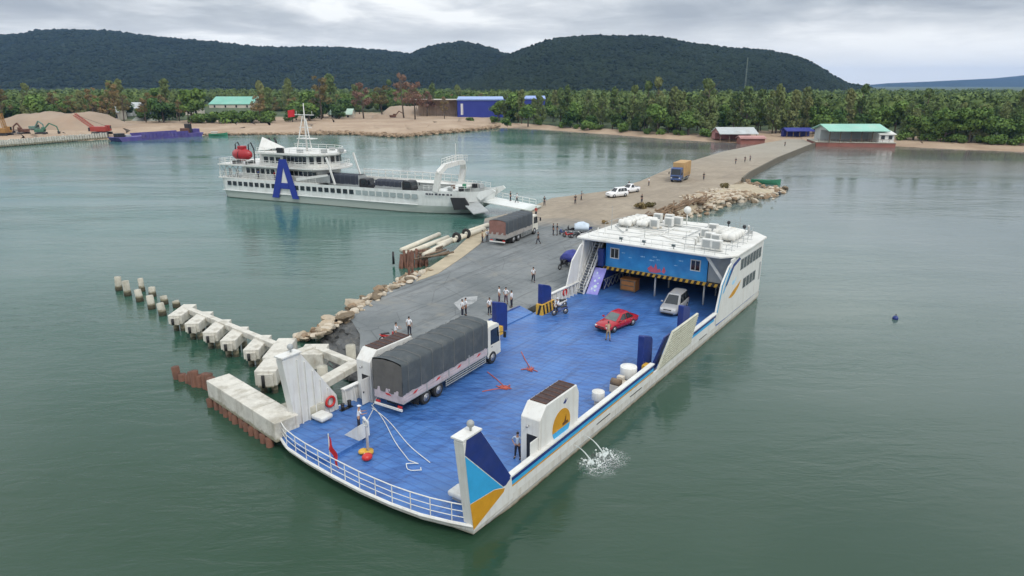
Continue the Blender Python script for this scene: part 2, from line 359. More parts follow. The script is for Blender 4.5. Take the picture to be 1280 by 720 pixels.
def land_mat():
    m = bpy.data.materials.new('shore_ground'); m.use_nodes = True; t = m.node_tree; b = t.nodes['Principled BSDF']
    tc = N(t, 'ShaderNodeTexCoord'); v = tc.outputs['Object']
    at_ = N(t, 'ShaderNodeAttribute', attribute_name='sand')
    n1 = noise(t, v, .06, 6, .65, .4); n2 = noise(t, v, .5, 5, .6)
    sand = mixc(t, ramp(t, n1, [(.35, 0.0), (.65, 1.0)]), (.30, .21, .14), (.42, .32, .225))
    sand = mixc(t, ramp(t, n2, [(.5, 0.0), (.7, .4)]), sand, (.25, .17, .11))
    gr = mixc(t, ramp(t, n1, [(.4, 0.0), (.6, 1.0)]), (.03, .055, .018), (.075, .10, .035))
    f = ramp(t, mth(t, 'ADD', at_.outputs['Fac'], mth(t, 'MULTIPLY', mth(t, 'SUBTRACT', n1, .5), .9)), [(.40, 0.0), (.58, 1.0)])
    t.links.new(mixc(t, f, gr, sand), b.inputs['Base Color']); b.inputs['Roughness'].default_value = .95
    return m
land = mb.build('terrain', land_mat()); tag(land, kind='structure')
sv = []
for a in sx:
    for dd in ds:
        if a < 620: lim = np.interp(a, [-130, 0, 130, 260, 330, 440, 560, 620], [130, 130, 90, 75, 80, 150, 130, 60])
        else: lim = np.interp(a, [620, 700, 880, 900, 1000, 1120, 1200, 1400], [18, 9, 14, 30, 40, 26, 16, 16])
        sv.append(1.0 if dd < lim else max(0.0, 1 - (dd-lim)/(.5*lim+8)))
at_ = land.data.attributes.new('sand', 'FLOAT', 'POINT'); at_.data.foreach_set('value', sv)

# ------------------------------------------------------------------ hills
def dirx(px): return (px - 640)/(FPX*CP_ + 254*SP_)
def zhill(py, Y): 
    b = py - 360; return CAM_H + (-FPX*SP_ - b*CP_)/(FPX*CP_ - b*SP_)*Y
LEAFD = mat('hill_forest', (.010, .017, .011), .95, .1, .08, c2=(.027, .040, .020), dirt=(.007, .012, .009), damt=.85, dscale=.007, bump=.0, spec=.1)
def scatter(name, pts, rad, m, sub=1, flat=1.0, jit=.28, kind='stuff'):
    b = bmesh.new(); bmesh.ops.create_icosphere(b, subdivisions=sub, radius=1); b.verts.ensure_lookup_table()
    bv = np.array([v.co[:] for v in b.verts]); bf = np.array([[v.index for v in f.verts] for f in b.faces]); b.free()
    n, k = len(pts), len(bv)
    J = 1 + RNG.uniform(-jit, jit, (n, k, 1))
    sc = np.asarray(rad)[:, None, None]*np.array([1, 1, flat])[None, None]
    V = np.asarray(pts)[:, None, :] + bv[None]*J*sc
    F_ = (bf[None] + (np.arange(n)*k)[:, None, None]).reshape(-1, 3)
    me = bpy.data.meshes.new(name); me.vertices.add(n*k); me.vertices.foreach_set('co', V.reshape(-1))
    me.loops.add(F_.size); me.loops.foreach_set('vertex_index', F_.reshape(-1).astype(np.int32))
    me.polygons.add(len(F_)); me.polygons.foreach_set('loop_start', np.arange(0, F_.size, 3, dtype=np.int32)); me.polygons.foreach_set('loop_total', np.full(len(F_), 3, np.int32))
    me.update(); me.validate(); me.materials.append(m)
    o = bpy.data.objects.new(name, me); col.objects.link(o)
    if kind: tag(o, kind=kind)
    return o
def hill(name, prof, Y0, depth, seed, ncrown, crad, step=2.5):
    px = np.arange(prof[0][0], prof[-1][0]+.1, step); py = np.interp(px, [p[0] for p in prof], [p[1] for p in prof])
    if callable(Y0): y0 = np.array([Y0(a) for a in px])
    else: y0 = np.full(len(px), float(Y0))
    hh = np.array([zhill(a, b) for a, b in zip(py, y0)])
    u = np.concatenate([np.linspace(-1, 0, 26), np.linspace(.08, 1.0, 8)])
    fr = np.where(u < 0, np.cos(u*math.pi/2)**1.25, np.cos(u*math.pi/2))
    Y = y0[:, None] + u[None]*depth; X = dirx(px)[:, None]*Y
    Z = 4 + (hh[:, None]-4)*fr[None]*(1 + .10*(1-fr[None])*fbm(X/170, Y/170, seed)) + (1-fr[None])*fr[None]*fbm(X/90, Y/110, seed+3)*16
    Z += fbm(X/22, Y/22, seed+5, 3)*1.0
    mb = MB(); mb.smooth = True
    mb.loft([[(X[i, j], Y[i, j], Z[i, j]) for j in range(len(u))] for i in range(len(px))], False)
    o = mb.build(name, LEAFD); tag(o, kind='structure')
    if ncrown:
        i = RNG.uniform(0, len(px)-1.01, ncrown); j = RNG.uniform(2, 25.9, ncrown)**1.0
        j[:ncrown//6] = RNG.uniform(23.5, 25.99, ncrown//6)
        i0 = i.astype(int); j0 = j.astype(int); fi = i-i0; fj = j-j0
        def bl(A): return (A[i0, j0]*(1-fi)*(1-fj)+A[i0+1, j0]*fi*(1-fj)+A[i0, j0+1]*(1-fi)*fj+A[i0+1, j0+1]*fi*fj)
        up_ = np.zeros(ncrown); up_[:ncrown//6] = RNG.uniform(0, 1, ncrown//6)**2*crad*1.3
        P = np.stack([bl(X), bl(Y), bl(Z)+crad*.15+up_], 1)
        c = scatter('hill_canopy', P, RNG.uniform(.55, 1.35, ncrown)*crad, LEAFD, 1, .8, .3)
    return o
hill('hills', [(-260, 66), (-150, 58), (-60, 51), (0, 49), (40, 46), (60, 42), (100, 41), (150, 43), (200, 50), (260, 55), (320, 61.5), (345, 63), (400, 62), (440, 63.5), (480, 66.5), (515, 71), (560, 76), (610, 84), (660, 97), (700, 106)], 2300, 1000, 3, 26000, 5.2)
hill('hills', [(440, 108), (480, 92), (512, 72), (540, 61), (560, 57), (580, 56), (600, 60), (620, 66), (638, 73), (660, 82), (700, 100), (720, 108)], 1950, 700, 9, 7500, 4.8)
hill('hills', [(560, 112), (600, 96), (630, 75), (660, 64), (690, 53), (720, 49.5), (760, 49), (800, 49.5), (830, 51.5), (850, 57), (880, 61), (920, 65), (960, 68), (990, 74), (1020, 87), (1045, 101), (1062, 109), (1090, 114)], 1500, 560, 15, 22000, 3.9)
hill('hills', [(985, 112), (1040, 110), (1072, 107.5), (1110, 104), (1150, 102.5), (1200, 100), (1240, 98), (1280, 94), (1330, 92), (1400, 95), (1500, 104)], 7200, 1300, 21, 0, 9)

# far-off wood between the shore and the hills: crowns of many leaf faces round a solid core
FOREST = mat('forest_canopy', (.052, .09, .028), .95, .1, .05, c2=(.17, .225, .075), dirt=(.10, .10, .042), damt=.35, dscale=.03, spec=.1)
P = []; Rr = []
while len(P) < 5200:
    px = random.uniform(-190, 1470); q = random.random()
    Yb = at(min(max(px, -130), 1400), shore_y(px), 0).y
    lo = Yb + (165 if px < 250 else 210 if px < 560 else 130 if px < 700 else 85)
    if 245 < px < 335: lo = 700
    if 500 < px < 690: lo = max(lo, 560)
    Y = lo + (1250-lo)*q**1.7
    P.append((dirx(px)*Y, Y, random.uniform(4, 9.5) + (3 if px > 700 else 3.5))); Rr.append(random.uniform(2.4, 5.4))
P = np.array(P); Rr = np.array(Rr)
def leaf_forest(name, P, Rr, m, k=64):
    n = len(P); d = RNG.normal(size=(n, k, 3)); d /= np.linalg.norm(d, axis=2, keepdims=True); d[..., 2] = np.abs(d[..., 2])*1.1 - .25
    lump = 1 + .28*np.sin(d[..., :1]*5 + P[:, None, :1]) * np.sin(d[..., 1:2]*5 + P[:, None, 1:2])
    C = P[:, None] + d*lump*Rr[:, None, None]*RNG.uniform(.8, 1.15, (n, k, 1))
    nr = d + RNG.normal(size=(n, k, 3))*.7; nr /= np.linalg.norm(nr, axis=2, keepdims=True)
    a = np.cross(nr, RNG.normal(size=(n, k, 3))); a /= np.linalg.norm(a, axis=2, keepdims=True); b = np.cross(nr, a)
    s_ = RNG.uniform(.10, .24, (n, k, 1))*Rr[:, None, None] + .25
    V = np.stack([C-a*s_, C+b*s_*.7, C+a*s_, C-b*s_*.7], 2).reshape(-1, 3); nf = n*k
    me = bpy.data.meshes.new(name); me.vertices.add(nf*4); me.vertices.foreach_set('co', V.reshape(-1)); me.loops.add(nf*4); me.loops.foreach_set('vertex_index', np.arange(nf*4, dtype=np.int32))
    me.polygons.add(nf); me.polygons.foreach_set('loop_start', np.arange(0, nf*4, 4, dtype=np.int32)); me.polygons.foreach_set('loop_total', np.full(nf, 4, np.int32)); me.update(); me.validate(); me.materials.append(m)
    o = bpy.data.objects.new(name, me); col.objects.link(o); return tag(o, kind='stuff')
leaf_forest('forest', P, Rr, FOREST)
scatter('forest', P - np.array([0, 0, 1.0]), Rr*.86, FOREST, 1, 1.2, .3)

# ------------------------------------------------------------------ haze
hm = bpy.data.materials.new('haze_air'); hm.use_nodes = True; t = hm.node_tree; t.nodes.clear()
pv = N(t, 'ShaderNodeVolumePrincipled'); pv.inputs['Color'].default_value = (.30, .55, 1.0, 1); pv.inputs['Density'].default_value = .000072; pv.inputs['Anisotropy'].default_value = .0
ho = N(t, 'ShaderNodeOutputMaterial'); t.links.new(pv.outputs[0], ho.inputs['Volume'])
mb = MB().box(-8990, 8990, -2900, 8900, -4.0, 222.0)
tag(mb.build('haze', hm), kind='stuff')

# ------------------------------------------------------------------ pier: causeway road and the wide apron at its head
FO = at(592, 664, 0); FA = R(55)                       # ferry frame: x from the bow ramp aft, y towards the pier
def fw(x, y, z=0.0): return Vector((FO.x + x*math.cos(FA) - y*math.sin(FA), FO.y + x*math.sin(FA) + y*math.cos(FA), z))
QZ = 1.0
LEFT = [(470, 478), (449, 452), (450, 418), (437, 397), (472, 371), (500, 357), (535, 336), (565, 316), (583, 299), (603, 286), (606, 273), (640, 266), (668, 257), (690, 247.5), (725, 243), (760, 238.5), (800, 226.5), (845, 207), (905, 189), (960, 178), (998, 171.5)]
RIGHT = [(1017, 180), (970, 199), (935, 217.5), (925, 226), (905, 236), (880, 246), (855, 256), (825, 268), (795, 283)]
out = [at(a, b, QZ) for a, b in LEFT] + [at(a, b, QZ) for a, b in RIGHT] + [fw(52, 17, QZ), fw(30, 16.2, QZ), fw(9, 16.2, QZ)]
def pier_mat():
    m = bpy.data.materials.new('pier_surface'); m.use_nodes = True; t = m.node_tree; b = t.nodes['Principled BSDF']
    tc = N(t, 'ShaderNodeTexCoord'); v = tc.outputs['Object']; sp = N(t, 'ShaderNodeSeparateXYZ'); t.links.new(v, sp.inputs[0])
    n1 = noise(t, v, .12, 6, .65, .4); n2 = noise(t, v, .8, 6, .65, .3); n3 = noise(t, v, 4, 5, .7)
    asph = mixc(t, ramp(t, n1, [(.35, 0.0), (.65, 1.0)]), (.125, .140, .144), (.21, .224, .226))
    asph = mixc(t, ramp(t, n2, [(.54, 0.0), (.72, .55)]), asph, (.075, .082, .085))
    asph = mixc(t, ramp(t, n3, [(.62, 0.0), (.75, .4)]), asph, (.26, .25, .23))
    dust = mixc(t, ramp(t, n1, [(.35, 0.0), (.65, 1.0)]), (.235, .192, .14), (.32, .268, .20))
    dust = mixc(t, ramp(t, n2, [(.5, 0.0), (.7, .45)]), dust, (.17, .14, .105))
    dist = mth(t, 'ADD', mth(t, 'ADD', sp.outputs[1], mth(t, 'MULTIPLY', sp.outputs[0], .35)), mth(t, 'MULTIPLY', mth(t, 'SUBTRACT', n1, .5), 26))
    f = N(t, 'ShaderNodeMapRange'); f.inputs[1].default_value = 102; f.inputs[2].default_value = 114; t.links.new(dist, f.inputs[0])
    g = N(t, 'ShaderNodeMapRange'); g.inputs[1].default_value = 200; g.inputs[2].default_value = 260; t.links.new(dist, g.inputs[0])
    vo = N(t, 'ShaderNodeTexVoronoi', feature='DISTANCE_TO_EDGE'); vo.inputs['Scale'].default_value = .22; t.links.new(v, vo.inputs['Vector'])
    asph = mixc(t, ramp(t, vo.outputs['Distance'], [(.0, .55), (.012, 0.0)]), asph, (.05, .055, .055))
    r1 = N(t, 'ShaderNodeMapping'); r1.inputs['Rotation'].default_value = (0, 0, R(-58)); t.links.new(v, r1.inputs[0]); r2 = N(t, 'ShaderNodeMapping'); r2.inputs['Scale'].default_value = (.05, 1.1, 1); t.links.new(r1.outputs[0], r2.inputs[0])
    tk = noise(t, r2.outputs[0], .9, 6, .7, 1.2); asph = mixc(t, ramp(t, tk, [(.53, 0.0), (.66, .6)]), asph, (.06, .066, .068)); dust = mixc(t, ramp(t, tk, [(.52, 0.0), (.66, .5)]), dust, (.17, .14, .11))
    n4 = noise(t, v, .3, 7, .7, .6); asph = mixc(t, ramp(t, n4, [(.55, 0.0), (.68, .55)]), asph, (.235, .225, .195)); dust = mixc(t, ramp(t, n4, [(.54, 0.0), (.66, .5)]), dust, (.38, .32, .24))
    dust = mixc(t, mth(t, 'MULTIPLY', g.outputs[0], .6), dust, (.30, .285, .24))
    t.links.new(mixc(t, f.outputs[0], asph, dust), b.inputs['Base Color']); b.inputs['Roughness'].default_value = .85
    bp = N(t, 'ShaderNodeBump'); bp.inputs['Strength'].default_value = .4; bp.inputs['Distance'].default_value = .05
    t.links.new(mth(t, 'ADD', n2, mth(t, 'MULTIPLY', n3, .5)), bp.inputs['Height']); t.links.new(bp.outputs[0], b.inputs['Normal'])
    return m
PIER = pier_mat()
mb = MB(); mb.slab([(p.x, p.y) for p in out], -2.5, QZ)
tag(mb.build('pier', PIER), kind='structure')
def smear(name, pts, m, z, th=.004):
    mb = MB(); mb.prism([(p[0], p[1], z) for p in pts], (0, 0, th)); return mb.build(name, m)
CEM = mat('cement_spill', (.33, .34, .34), .9, .2, 2, dirt=(.13, .14, .14), damt=.8, dscale=1.5)
ccs = [at(567, 379, QZ), at(580, 371, QZ), at(597, 370, QZ), at(596, 376, QZ), at(588, 381, QZ), at(575, 388, QZ)]
tag(smear('pavement', ccs, CEM, QZ), kind='structure')
# bare sand shoulder on the left edge and rubble slope at the apron's head
SANDY = mat('sand_shoulder', (.40, .34, .24), .95, .12, .8, dirt=(.24, .2, .14), damt=.5, bump=.4, bscale=4)
RUBB = mat('dark_rubble', (.085, .088, .088), .95, .25, .7, dirt=(.19, .175, .15), damt=.6, dscale=1.1, bump=.9, bscale=2.5)
def mound(name, outline, z0, zt, m, seed, amp=.25, shrink=.55):
    """low uneven heap over an outline"""
    c = sum((Vector(p) for p in outline), Vector())/len(outline); n = len(outline); rings = []
    for k, q in enumerate((1.0, .9, .75, .55, .3)):
        ring = []
        for i, p in enumerate(outline):
            p2 = Vector(outline[(i+1) % n])
            for f in (0, .5):
                a = Vector(p).lerp(p2, f); b = c + (a-c)*q
                z = z0 + (zt-z0)*[0, .45, .8, 1, 1.05][k] + (random.uniform(-amp, amp) if k else 0)
                ring.append((b.x + (random.uniform(-amp, amp) if k else 0), b.y + (random.uniform(-amp, amp) if k else 0), z))
        rings.append(ring)
    mb = MB(); mb.loft(rings, True, False); mb.poly(rings[-1]); return mb.build(name, m)
tag(smear('ground', [at(583, 299, QZ), at(603, 286, QZ), at(612, 288, QZ), at(600, 305, QZ), at(578, 322, QZ), at(548, 342, QZ), at(520, 352, QZ), at(535, 336, QZ), at(565, 316, QZ)], SANDY, QZ, .06), kind='structure')
mb = MB()
rubble = []
inner = [at(478, 482, QZ), at(449, 452, QZ), at(450, 418, QZ), at(437, 397, QZ)]; outer = [at(420, 475, -.3), at(392, 446, -.3), at(388, 430, -.3), at(395, 418, -.3)]
rows = []
for i in range(25):
    u = i/24*3; k = min(2, int(u)); f = u-k; a = inner[k].lerp(inner[k+1], f); b = outer[k].lerp(outer[k+1], f)
    rows.append([(lambda p: (p.x + random.uniform(-.25, .25), p.y + random.uniform(-.25, .25), p.z + random.uniform(-.22, .22)))(a.lerp(b, j/14)) if 0 < j else (a.x, a.y, a.z+.02) for j in range(15)])
mb.loft(rows, False); tag(mb.build('rubble_slope', RUBB), kind='structure')
# sandy rock spit on the right of the causeway
mb = MB(); sp_out = [at(a, b, 0) for a, b in [(905, 232), (925, 228), (945, 232), (972, 238), (968, 246), (940, 250), (905, 256), (880, 264), (850, 272), (815, 282), (800, 285), (820, 268), (860, 252)]]
tag(mound('ground', sp_out, -.4, 1.1, SANDY, 4, .25), kind='structure')
# parapet and rock face along the right side of the causeway
pa = [at(1017, 180, QZ), at(970, 199, QZ), at(935, 217.5, QZ), at(926, 225, QZ)]
mb = MB()
for a, b in zip(pa, pa[1:]):
    d = (b-a).normalized(); nrm = Vector((-d.y, d.x, 0))
    mb.prism([a + nrm*.1 + Vector((0, 0, -1.6)), a + nrm*.75 + Vector((0, 0, -1.6)), a + nrm*.55 + Vector((0, 0, .55)), a + nrm*.15 + Vector((0, 0, .55))], b-a)
tag(mb.build('sea_wall', mat('sea_wall_stone', (.13, .115, .085), .9, .3, .6, dirt=(.05, .045, .03), damt=.7)), 'long grey masonry parapet wall along the right side of the causeway', 'wall')  # dark tone combines algae with the shadow on this face, painted in
# ------------------------------------------------------------------ the blue decked ferry (local x aft, y to the pier, deck at D)
D = .85; Y0, Y1 = -.45, 15.3; BT = 1.93
ferry = empty('ferry', FO, FA, 'white ferry with open blue car deck and gold, light blue and navy bow fin', 'ferry')
deckl = [(-.55, -.42), (-.95, .8), (-1.35, 2.4), (-1.55, 4.4), (-1.6, 6.6), (-1.5, 9.0), (-1.3, 11.5), (-1.0, 13.6), (-.45, 15.0), (.5, 15.85), (1.9, 15.95), (3.2, Y1+.12), (6, Y1), (20, Y1), (38, Y1), (46, Y1), (49.2, Y1-.05), (51.0, 13.8), (52.2, 10.6), (52.5, 7.4), (52.2, 4.2), (51.0, 1.1), (49.2, Y0+.05), (46, Y0), (38, Y0), (20, Y0), (6, Y0), (2.4, Y0)]
def inset(p, k):
    x, y = p; q = min(1, max(0, (7.5-x)/8.5))
    ys = 0 if abs(y-7.4) > 7.3 else 1
    sx_ = k*2.6*q*ys; 
    if y > 14: sx_ += 0
    yy = 7.42 + (y-7.42)*(1 - .012*k - .10*k*max(0, min(1, (2-x)/3.5)))
    return (x + sx_ + (.9*k if x < 3 else 0) - (1.2*k if x > 46 else 0), yy)
mb = MB(); mb.use(0)
rings = []
for z, k in ((D, 0), (D-.35, .02), (D-.62, .10), (.02, .42), (-.9, 1.0)):
    rings.append([(*inset(p, k), z) for p in deckl])
mb.loft(rings, True, False)
mb.build('hull', [HULLW], ferry)
# waterline: boot stain strip
mb = MB(); mb.poly([(x, y, D) for x, y in deckl]); mb.build('deck', DECK, ferry)
# rubbing strake around the bow
mb = MB(); bow = [(x, y) for x, y in deckl[:13]]
mb.tube([(x, y, D-.06) for x, y in bow], .09, 6); mb.build('rub_rail', WHT, ferry)
# raised mooring platform at the port bow
mb = MB(); mb.slab([(-.95, 10.2), (-.72, 13.4), (-.25, 14.75), (.7, 15.5), (2.2, 15.2), (2.6, 13.0), (2.0, 10.2)], D, D+.22); mb.build('mooring_platform', DECK, ferry)
def wall_x(mb, x0, x1, y0, y1, z0, z1): return mb.box(x0, x1, y0, y1, z0, z1)
def bulwark(x0, x1, y, out, zt=BT, ribs=True):
    """bulwark run along x at y, out = -1 starboard / +1 port"""
    mb = MB(); a, b = sorted((y, y - out*.14)); mb.box(x0, x1, a, b, D-.02, zt)
    if ribs:
        n = int((x1-x0)/.75)
        for i in range(n+1):
            x = x0 + .1 + (x1-x0-.2)*i/max(1, n)
            a, b = sorted((y - out*.139, y - out*.42)); mb.prism([(x-.04, y-out*.139, D), (x-.04, y-out*.46, D), (x-.04, y-out*.24, zt-.05), (x-.04, y-out*.139, zt-.05)], (.08, 0, 0))
    o = mb.build('bulwark', [WHT], ferry)
    mb = MB(); a, b = sorted((y + out*.06, y - out*.3)); mb.box(x0-.03, x1+.03, a, b, zt, zt+.09); mb.build('cap_rail', WHT, o)
    return o
bulwark(2.6, 21.3, Y0, -1); bulwark(29.0, 35.2, Y0, -1, 2.05)
bulwark(4.9, 22.0, Y1, 1, 1.95); bulwark(30.6, 37.4, Y1, 1, 2.0)
# painted bands outside the starboard bulwark
def bandx(x0, x1, z, h, m, name='stripe', tilt=0, y=Y0):
    mb = MB(); mb.prism([(x0, y, z), (x1, y, z+tilt), (x1, y, z+tilt+h), (x0, y, z+h)], (0, -.012, 0)); return mb.build(name, m, ferry)
bandx(2.75, 21.3, BT-.27, .25, NAVY); bandx(2.4, 21.3, BT-.52, .25, SKYB); bandx(2.0, 21.3, BT-.63, .11, ORNG)
bandx(29.0, 35.0, 2.05-.27, .25, NAVY); bandx(29.0, 34.6, 2.05-.50, .23, SKYB)
bandx(0.5, 46, .30, .05, GREYP, 'rubbing_strake')
for x in (12.4, 17.4, 31.0): bandx(x, x+1.9, .80, .07, BLK, 'freeing_port')
# bow corner fins
def fin(y, s, face, dx=0.0):
    """y outer face, s = inward direction"""
    t = .62
    prof = [(-.55, D-.35), (-1.22, 5.72), (-1.0, 5.86), (.12, 5.86), (2.75, BT), (2.9, D-.3)]
    mb = MB(); mb.prism([(x, y, z) for x, z in prof], (0, s*t, 0))
    o = mb.build('bow_fin', WHT, ferry, .03); o.location.x = dx
    mb = MB(); mb.box(-1.3, .2, *sorted((y - s*.03, y + s*(t+.1))), 5.862, 5.95); mb.build('fin_cap', WHT, o)
    if face:
        yy = y - s*.004
        def patch(pts, m): MB().prism([(x, yy, z) for x, z in pts], (0, -s*.006, 0)).build('painted_patch', m, o)
        patch([(-1.0, 5.84), (.1, 5.84), (2.72, 1.96), (2.2, 1.72), (1.98, 1.75), (-1.14, 5.1)], NAVY)
        patch([(-1.13, 5.02), (1.92, 1.75), (2.0, 1.70), (1.2, 2.0), (-.82, 2.25)], SKYB)
        patch([(-.815, 2.21), (1.2, 1.96), (2.1, 1.60), (2.0, 1.42), (-.58, .62)], ORNG)
    else:
        mb = MB()
        for x in (-.2, .35, .9, 1.45, 2.0, 2.45):
            zt = 5.8 if x < .12 else 5.8 - (x-.12)/2.63*3.87
            mb.box(x, x+.07, *sorted((y + s*t - s*.002, y + s*(t+.12))), D+.1, zt-.3)
        mb.build('stiffener', WHT, o)
    mb = MB().cyl((-.3, y + s*.3, 5.95), .06, .25, 8).ball((-.3, y+s*.3, 6.32), .2, 10, 6); mb.build('deck_lamp', GREYP, o)
fin(Y0 - .02, 1, True); fin(15.62, -1, False, 1.45)
# bow guard rail
def rail(name, pts, h, parent, m=WHT, levels=(1.0, .62, .28), every=1, r=.028):
    mb = MB()
    for lv in levels: mb.tube([(x, y, z+h*lv) for x, y, z in pts], r*(1.2 if lv == 1 else .8), 6)
    for p in pts[::every]: mb.tube([(p[0], p[1], p[2]), (p[0], p[1], p[2]+h)], r, 6)
    return mb.build(name, m, parent)
def resample(pts, d):
    pts = [Vector(p) for p in pts]; out = [pts[0]]; 
    L = [0]
    for a, b in zip(pts, pts[1:]): L.append(L[-1] + (b-a).length)
    n = max(1, round(L[-1]/d))
    for i in range(1, n+1):
        s_ = L[-1]*i/n
        k = max(j for j in range(len(L)-1) if L[j] <= s_+1e-6)
        out.append(pts[k].lerp(pts[k+1], (s_-L[k])/max(1e-6, L[k+1]-L[k])))
    return out
rail('bow_railing', resample([(x+.1, y, D) for x, y in deckl[:10]], 1.25), 1.02, ferry)
# side door gate posts
def post(x, y, s, haz):
    mb = MB(); y2 = y + s*.5
    mb.prism([(x, y, D), (x+1.65, y, D), (x+1.65, y, 3.15), (x+1.35, y, 3.45), (x+.1, y, 3.85), (x, y, 3.8)], (0, s*.5, 0))
    o = mb.build('gate_post', NAVY, ferry, .03)
    mb = MB().tube([(x+1.72, y+s*.25, D), (x+1.72, y+s*.25, 2.7)], .05, 8); mb.build('hydraulic_ram', CHROME, o)
    if haz:
        mb = MB()
        mb.use(0).box(x-.25, x+1.95, *sorted((y-s*.18, y2+s*.05)), D, D+1.05)
        h = mb.build('hazard_base', [YEL, BLK], o)
        for i in range(4):
            xx = x - .2 + i*.58
            for f in (y-s*.181,):
                MB().prism([(xx, f, D+1.02), (xx+.27, f, D+1.02), (xx+.5, f, D+.02), (xx+.23, f, D+.02)], (0, -s*.006, 0)).build('hazard_stripe', BLK, h)
        for i in range(1):
            MB().prism([(x-.251, y-s*.1, D+1.0), (x-.251, y+s*.15, D+1.0), (x-.251, y+s*.42, D), (x-.251, y+s*.15, D)], (-.006, 0, 0)).build('hazard_stripe', BLK, h)
    else:
        MB().box(x-.2, x+.5, *sorted((y-s*.35, y-s*.0)), D, D+.75).build('gate_bracket', YEL, o)
post(21.6, .55, 1, False); post(30.4, .9, 1, False)
post(22.0, 14.65, 1, False); post(28.9, 14.3, 1, True)
# raised starboard side ramp, leaning outboard over the water
def lerp3(a, b, f): return tuple(a[i]+(b[i]-a[i])*f for i in range(3))
A_, B_, C_, E_ = (22.1, Y0-.05, 1.15), (28.8, Y0-.05, 1.25), (28.75, -1.0, 4.0), (23.4, -1.0, 4.0)
mb = MB(); mb.prism([A_, B_, C_, E_], (.0, .16, .05)); rampo = mb.build('side_ramp', RAMPW, ferry)
mb = MB()
for i in range(1, 12): f = i/12; mb.beam(tuple(Vector(lerp3(A_, E_, f)) + Vector((0, -.02, 0))), tuple(Vector(lerp3(B_, C_, f)) + Vector((0, -.02, 0))), .05, .05)
mb.build('cleat_bar', RAMPW, rampo)
mb = MB().prism([(21.7, .05, 1.0), (23.1, .05, 1.0), (24.1, -.5, 3.6), (23.0, -.5, 3.6)], (.05, .1, 0)); mb.build('ramp_arm', NAVY, rampo)
mb = MB(); mb.box(21.3, 29.0, Y0, Y0+.14, D-.02, 1.2); mb.build('gate_sill', WHT, ferry)
# lowered ramp towards the apron
mb = MB(); mb.prism([(24.0, Y1, D), (28.8, Y1, D), (29.3, Y1+1.9, QZ+.05), (24.2, Y1+1.9, QZ+.05)], (0, 0, .09)); lr = mb.build('landing_ramp', DECK, ferry)
mb = MB().box(24.2, 29.2, Y1+1.72, Y1+1.9, QZ+.142, QZ+.17); mb.build('ramp_lip', NAVY, lr)
# ventilation housings (one each side)
def vent(y0, y1, emb, s, x0=5.75):
    x1 = x0+4.45; zt = 4.55
    mb = MB(); mb.prism([(x0, y0, D), (x0, y0, 3.85), (x0+.65, y0, zt), (x1-.3, y0, zt), (x1, y0, zt-.6), (x1, y0, D)], (0, y1-y0, 0))
    o = mb.build('vent_housing', WHT, ferry, .04)
    mb = MB(); mb.box(x0+.8, x1-.4, y0+.1, y1-.1, zt, zt+.05)
    g = mb.build('roof_grille', mat('grille_dark', (.05, .03, .028), .8, .3, 4), o)
    mb = MB(); yb0, yb1 = y0+.1, y1-.1
    for i in range(7): mb.box(x0+.8 + i*.52, x0+.84+i*.52, yb0, yb1, zt+.05, zt+.08)
    mb.build('grille_bar', RUST, g)
    yd = y0 + .12
    mb = MB().box(x0-.012, x0, yd, yd+.75, D+.15, D+2.0); d = mb.build('door_opening', BLK, o)
    mb = MB().cb((x0-.42, yd-.02, D+1.08), (.78, .05, 1.85)); dd = mb.build('door', WHT, o, .02)
    MB().box(x0-.7, x0-.62, yd-.08, yd-.04, D+1.0, D+1.12).build('handle', BLK, dd)
    MB().tube([(x0-.05, (y0+y1)/2+.1, 3.4), (x0-.22, (y0+y1)/2+.1, 3.4)], .07, 8).build('lamp', CHROME, o)
    if emb:
        cx, cz, rr = 8.15, 2.62, 1.02; yy = y0 - .004
        def arc(a0, a1, n=24): return [(cx + rr*math.cos(a), cz + rr*math.sin(a)) for a in [a0+(a1-a0)*i/n for i in range(n+1)]]
        e = MB().prism([(x, yy, z) for x, z in arc(R(-12), R(192))], (0, -.008, 0)).build('emblem', ORNG, o)
        MB().prism([(x, yy, z) for x, z in arc(R(192), R(348))], (0, -.0085, 0)).build('emblem_sea', SKYB, e)
        MB().prism([(x+cx, yy-.010, z+cz) for x, z in [(.12, -.12), (.8, -.12), (.72, .05), (.5, .08), (.52, .5), (.3, .1), (.1, .05)]], (0, -.006, 0)).build('emblem_boat', mat('emblem_brown', (.12, .05, .012), .6), e)
        MB().prism([(x+cx, y0-.004, z) for x, z in [(.15, 3.95), (.5, 4.2), (.45, 4.0), (.7, 4.12), (.4, 3.85)]], (0, -.006, 0)).build('small_mark', NAVY, o)
vent(Y0+.16, 1.0, True, 1); vent(13.75, 15.1, False, -1, 6.2)
# wash-down gear
# ------- after house
hx0, hx1, zr = 40.0, 52.0, 6.45
F2 = 3.45
mb = MB(); mb.slab([(hx0+.02, Y0+.16), (hx0+.02, Y1-.16), (46, Y1-.16), (49, Y1-.2), (50.8, 13.6), (52.0, 10.5), (52.3, 7.4), (52.0, 4.3), (50.8, 1.3), (49, Y0+.2), (46, Y0+.16)], F2-.16, F2); mb.build('passenger_deck', GREYP, ferry)
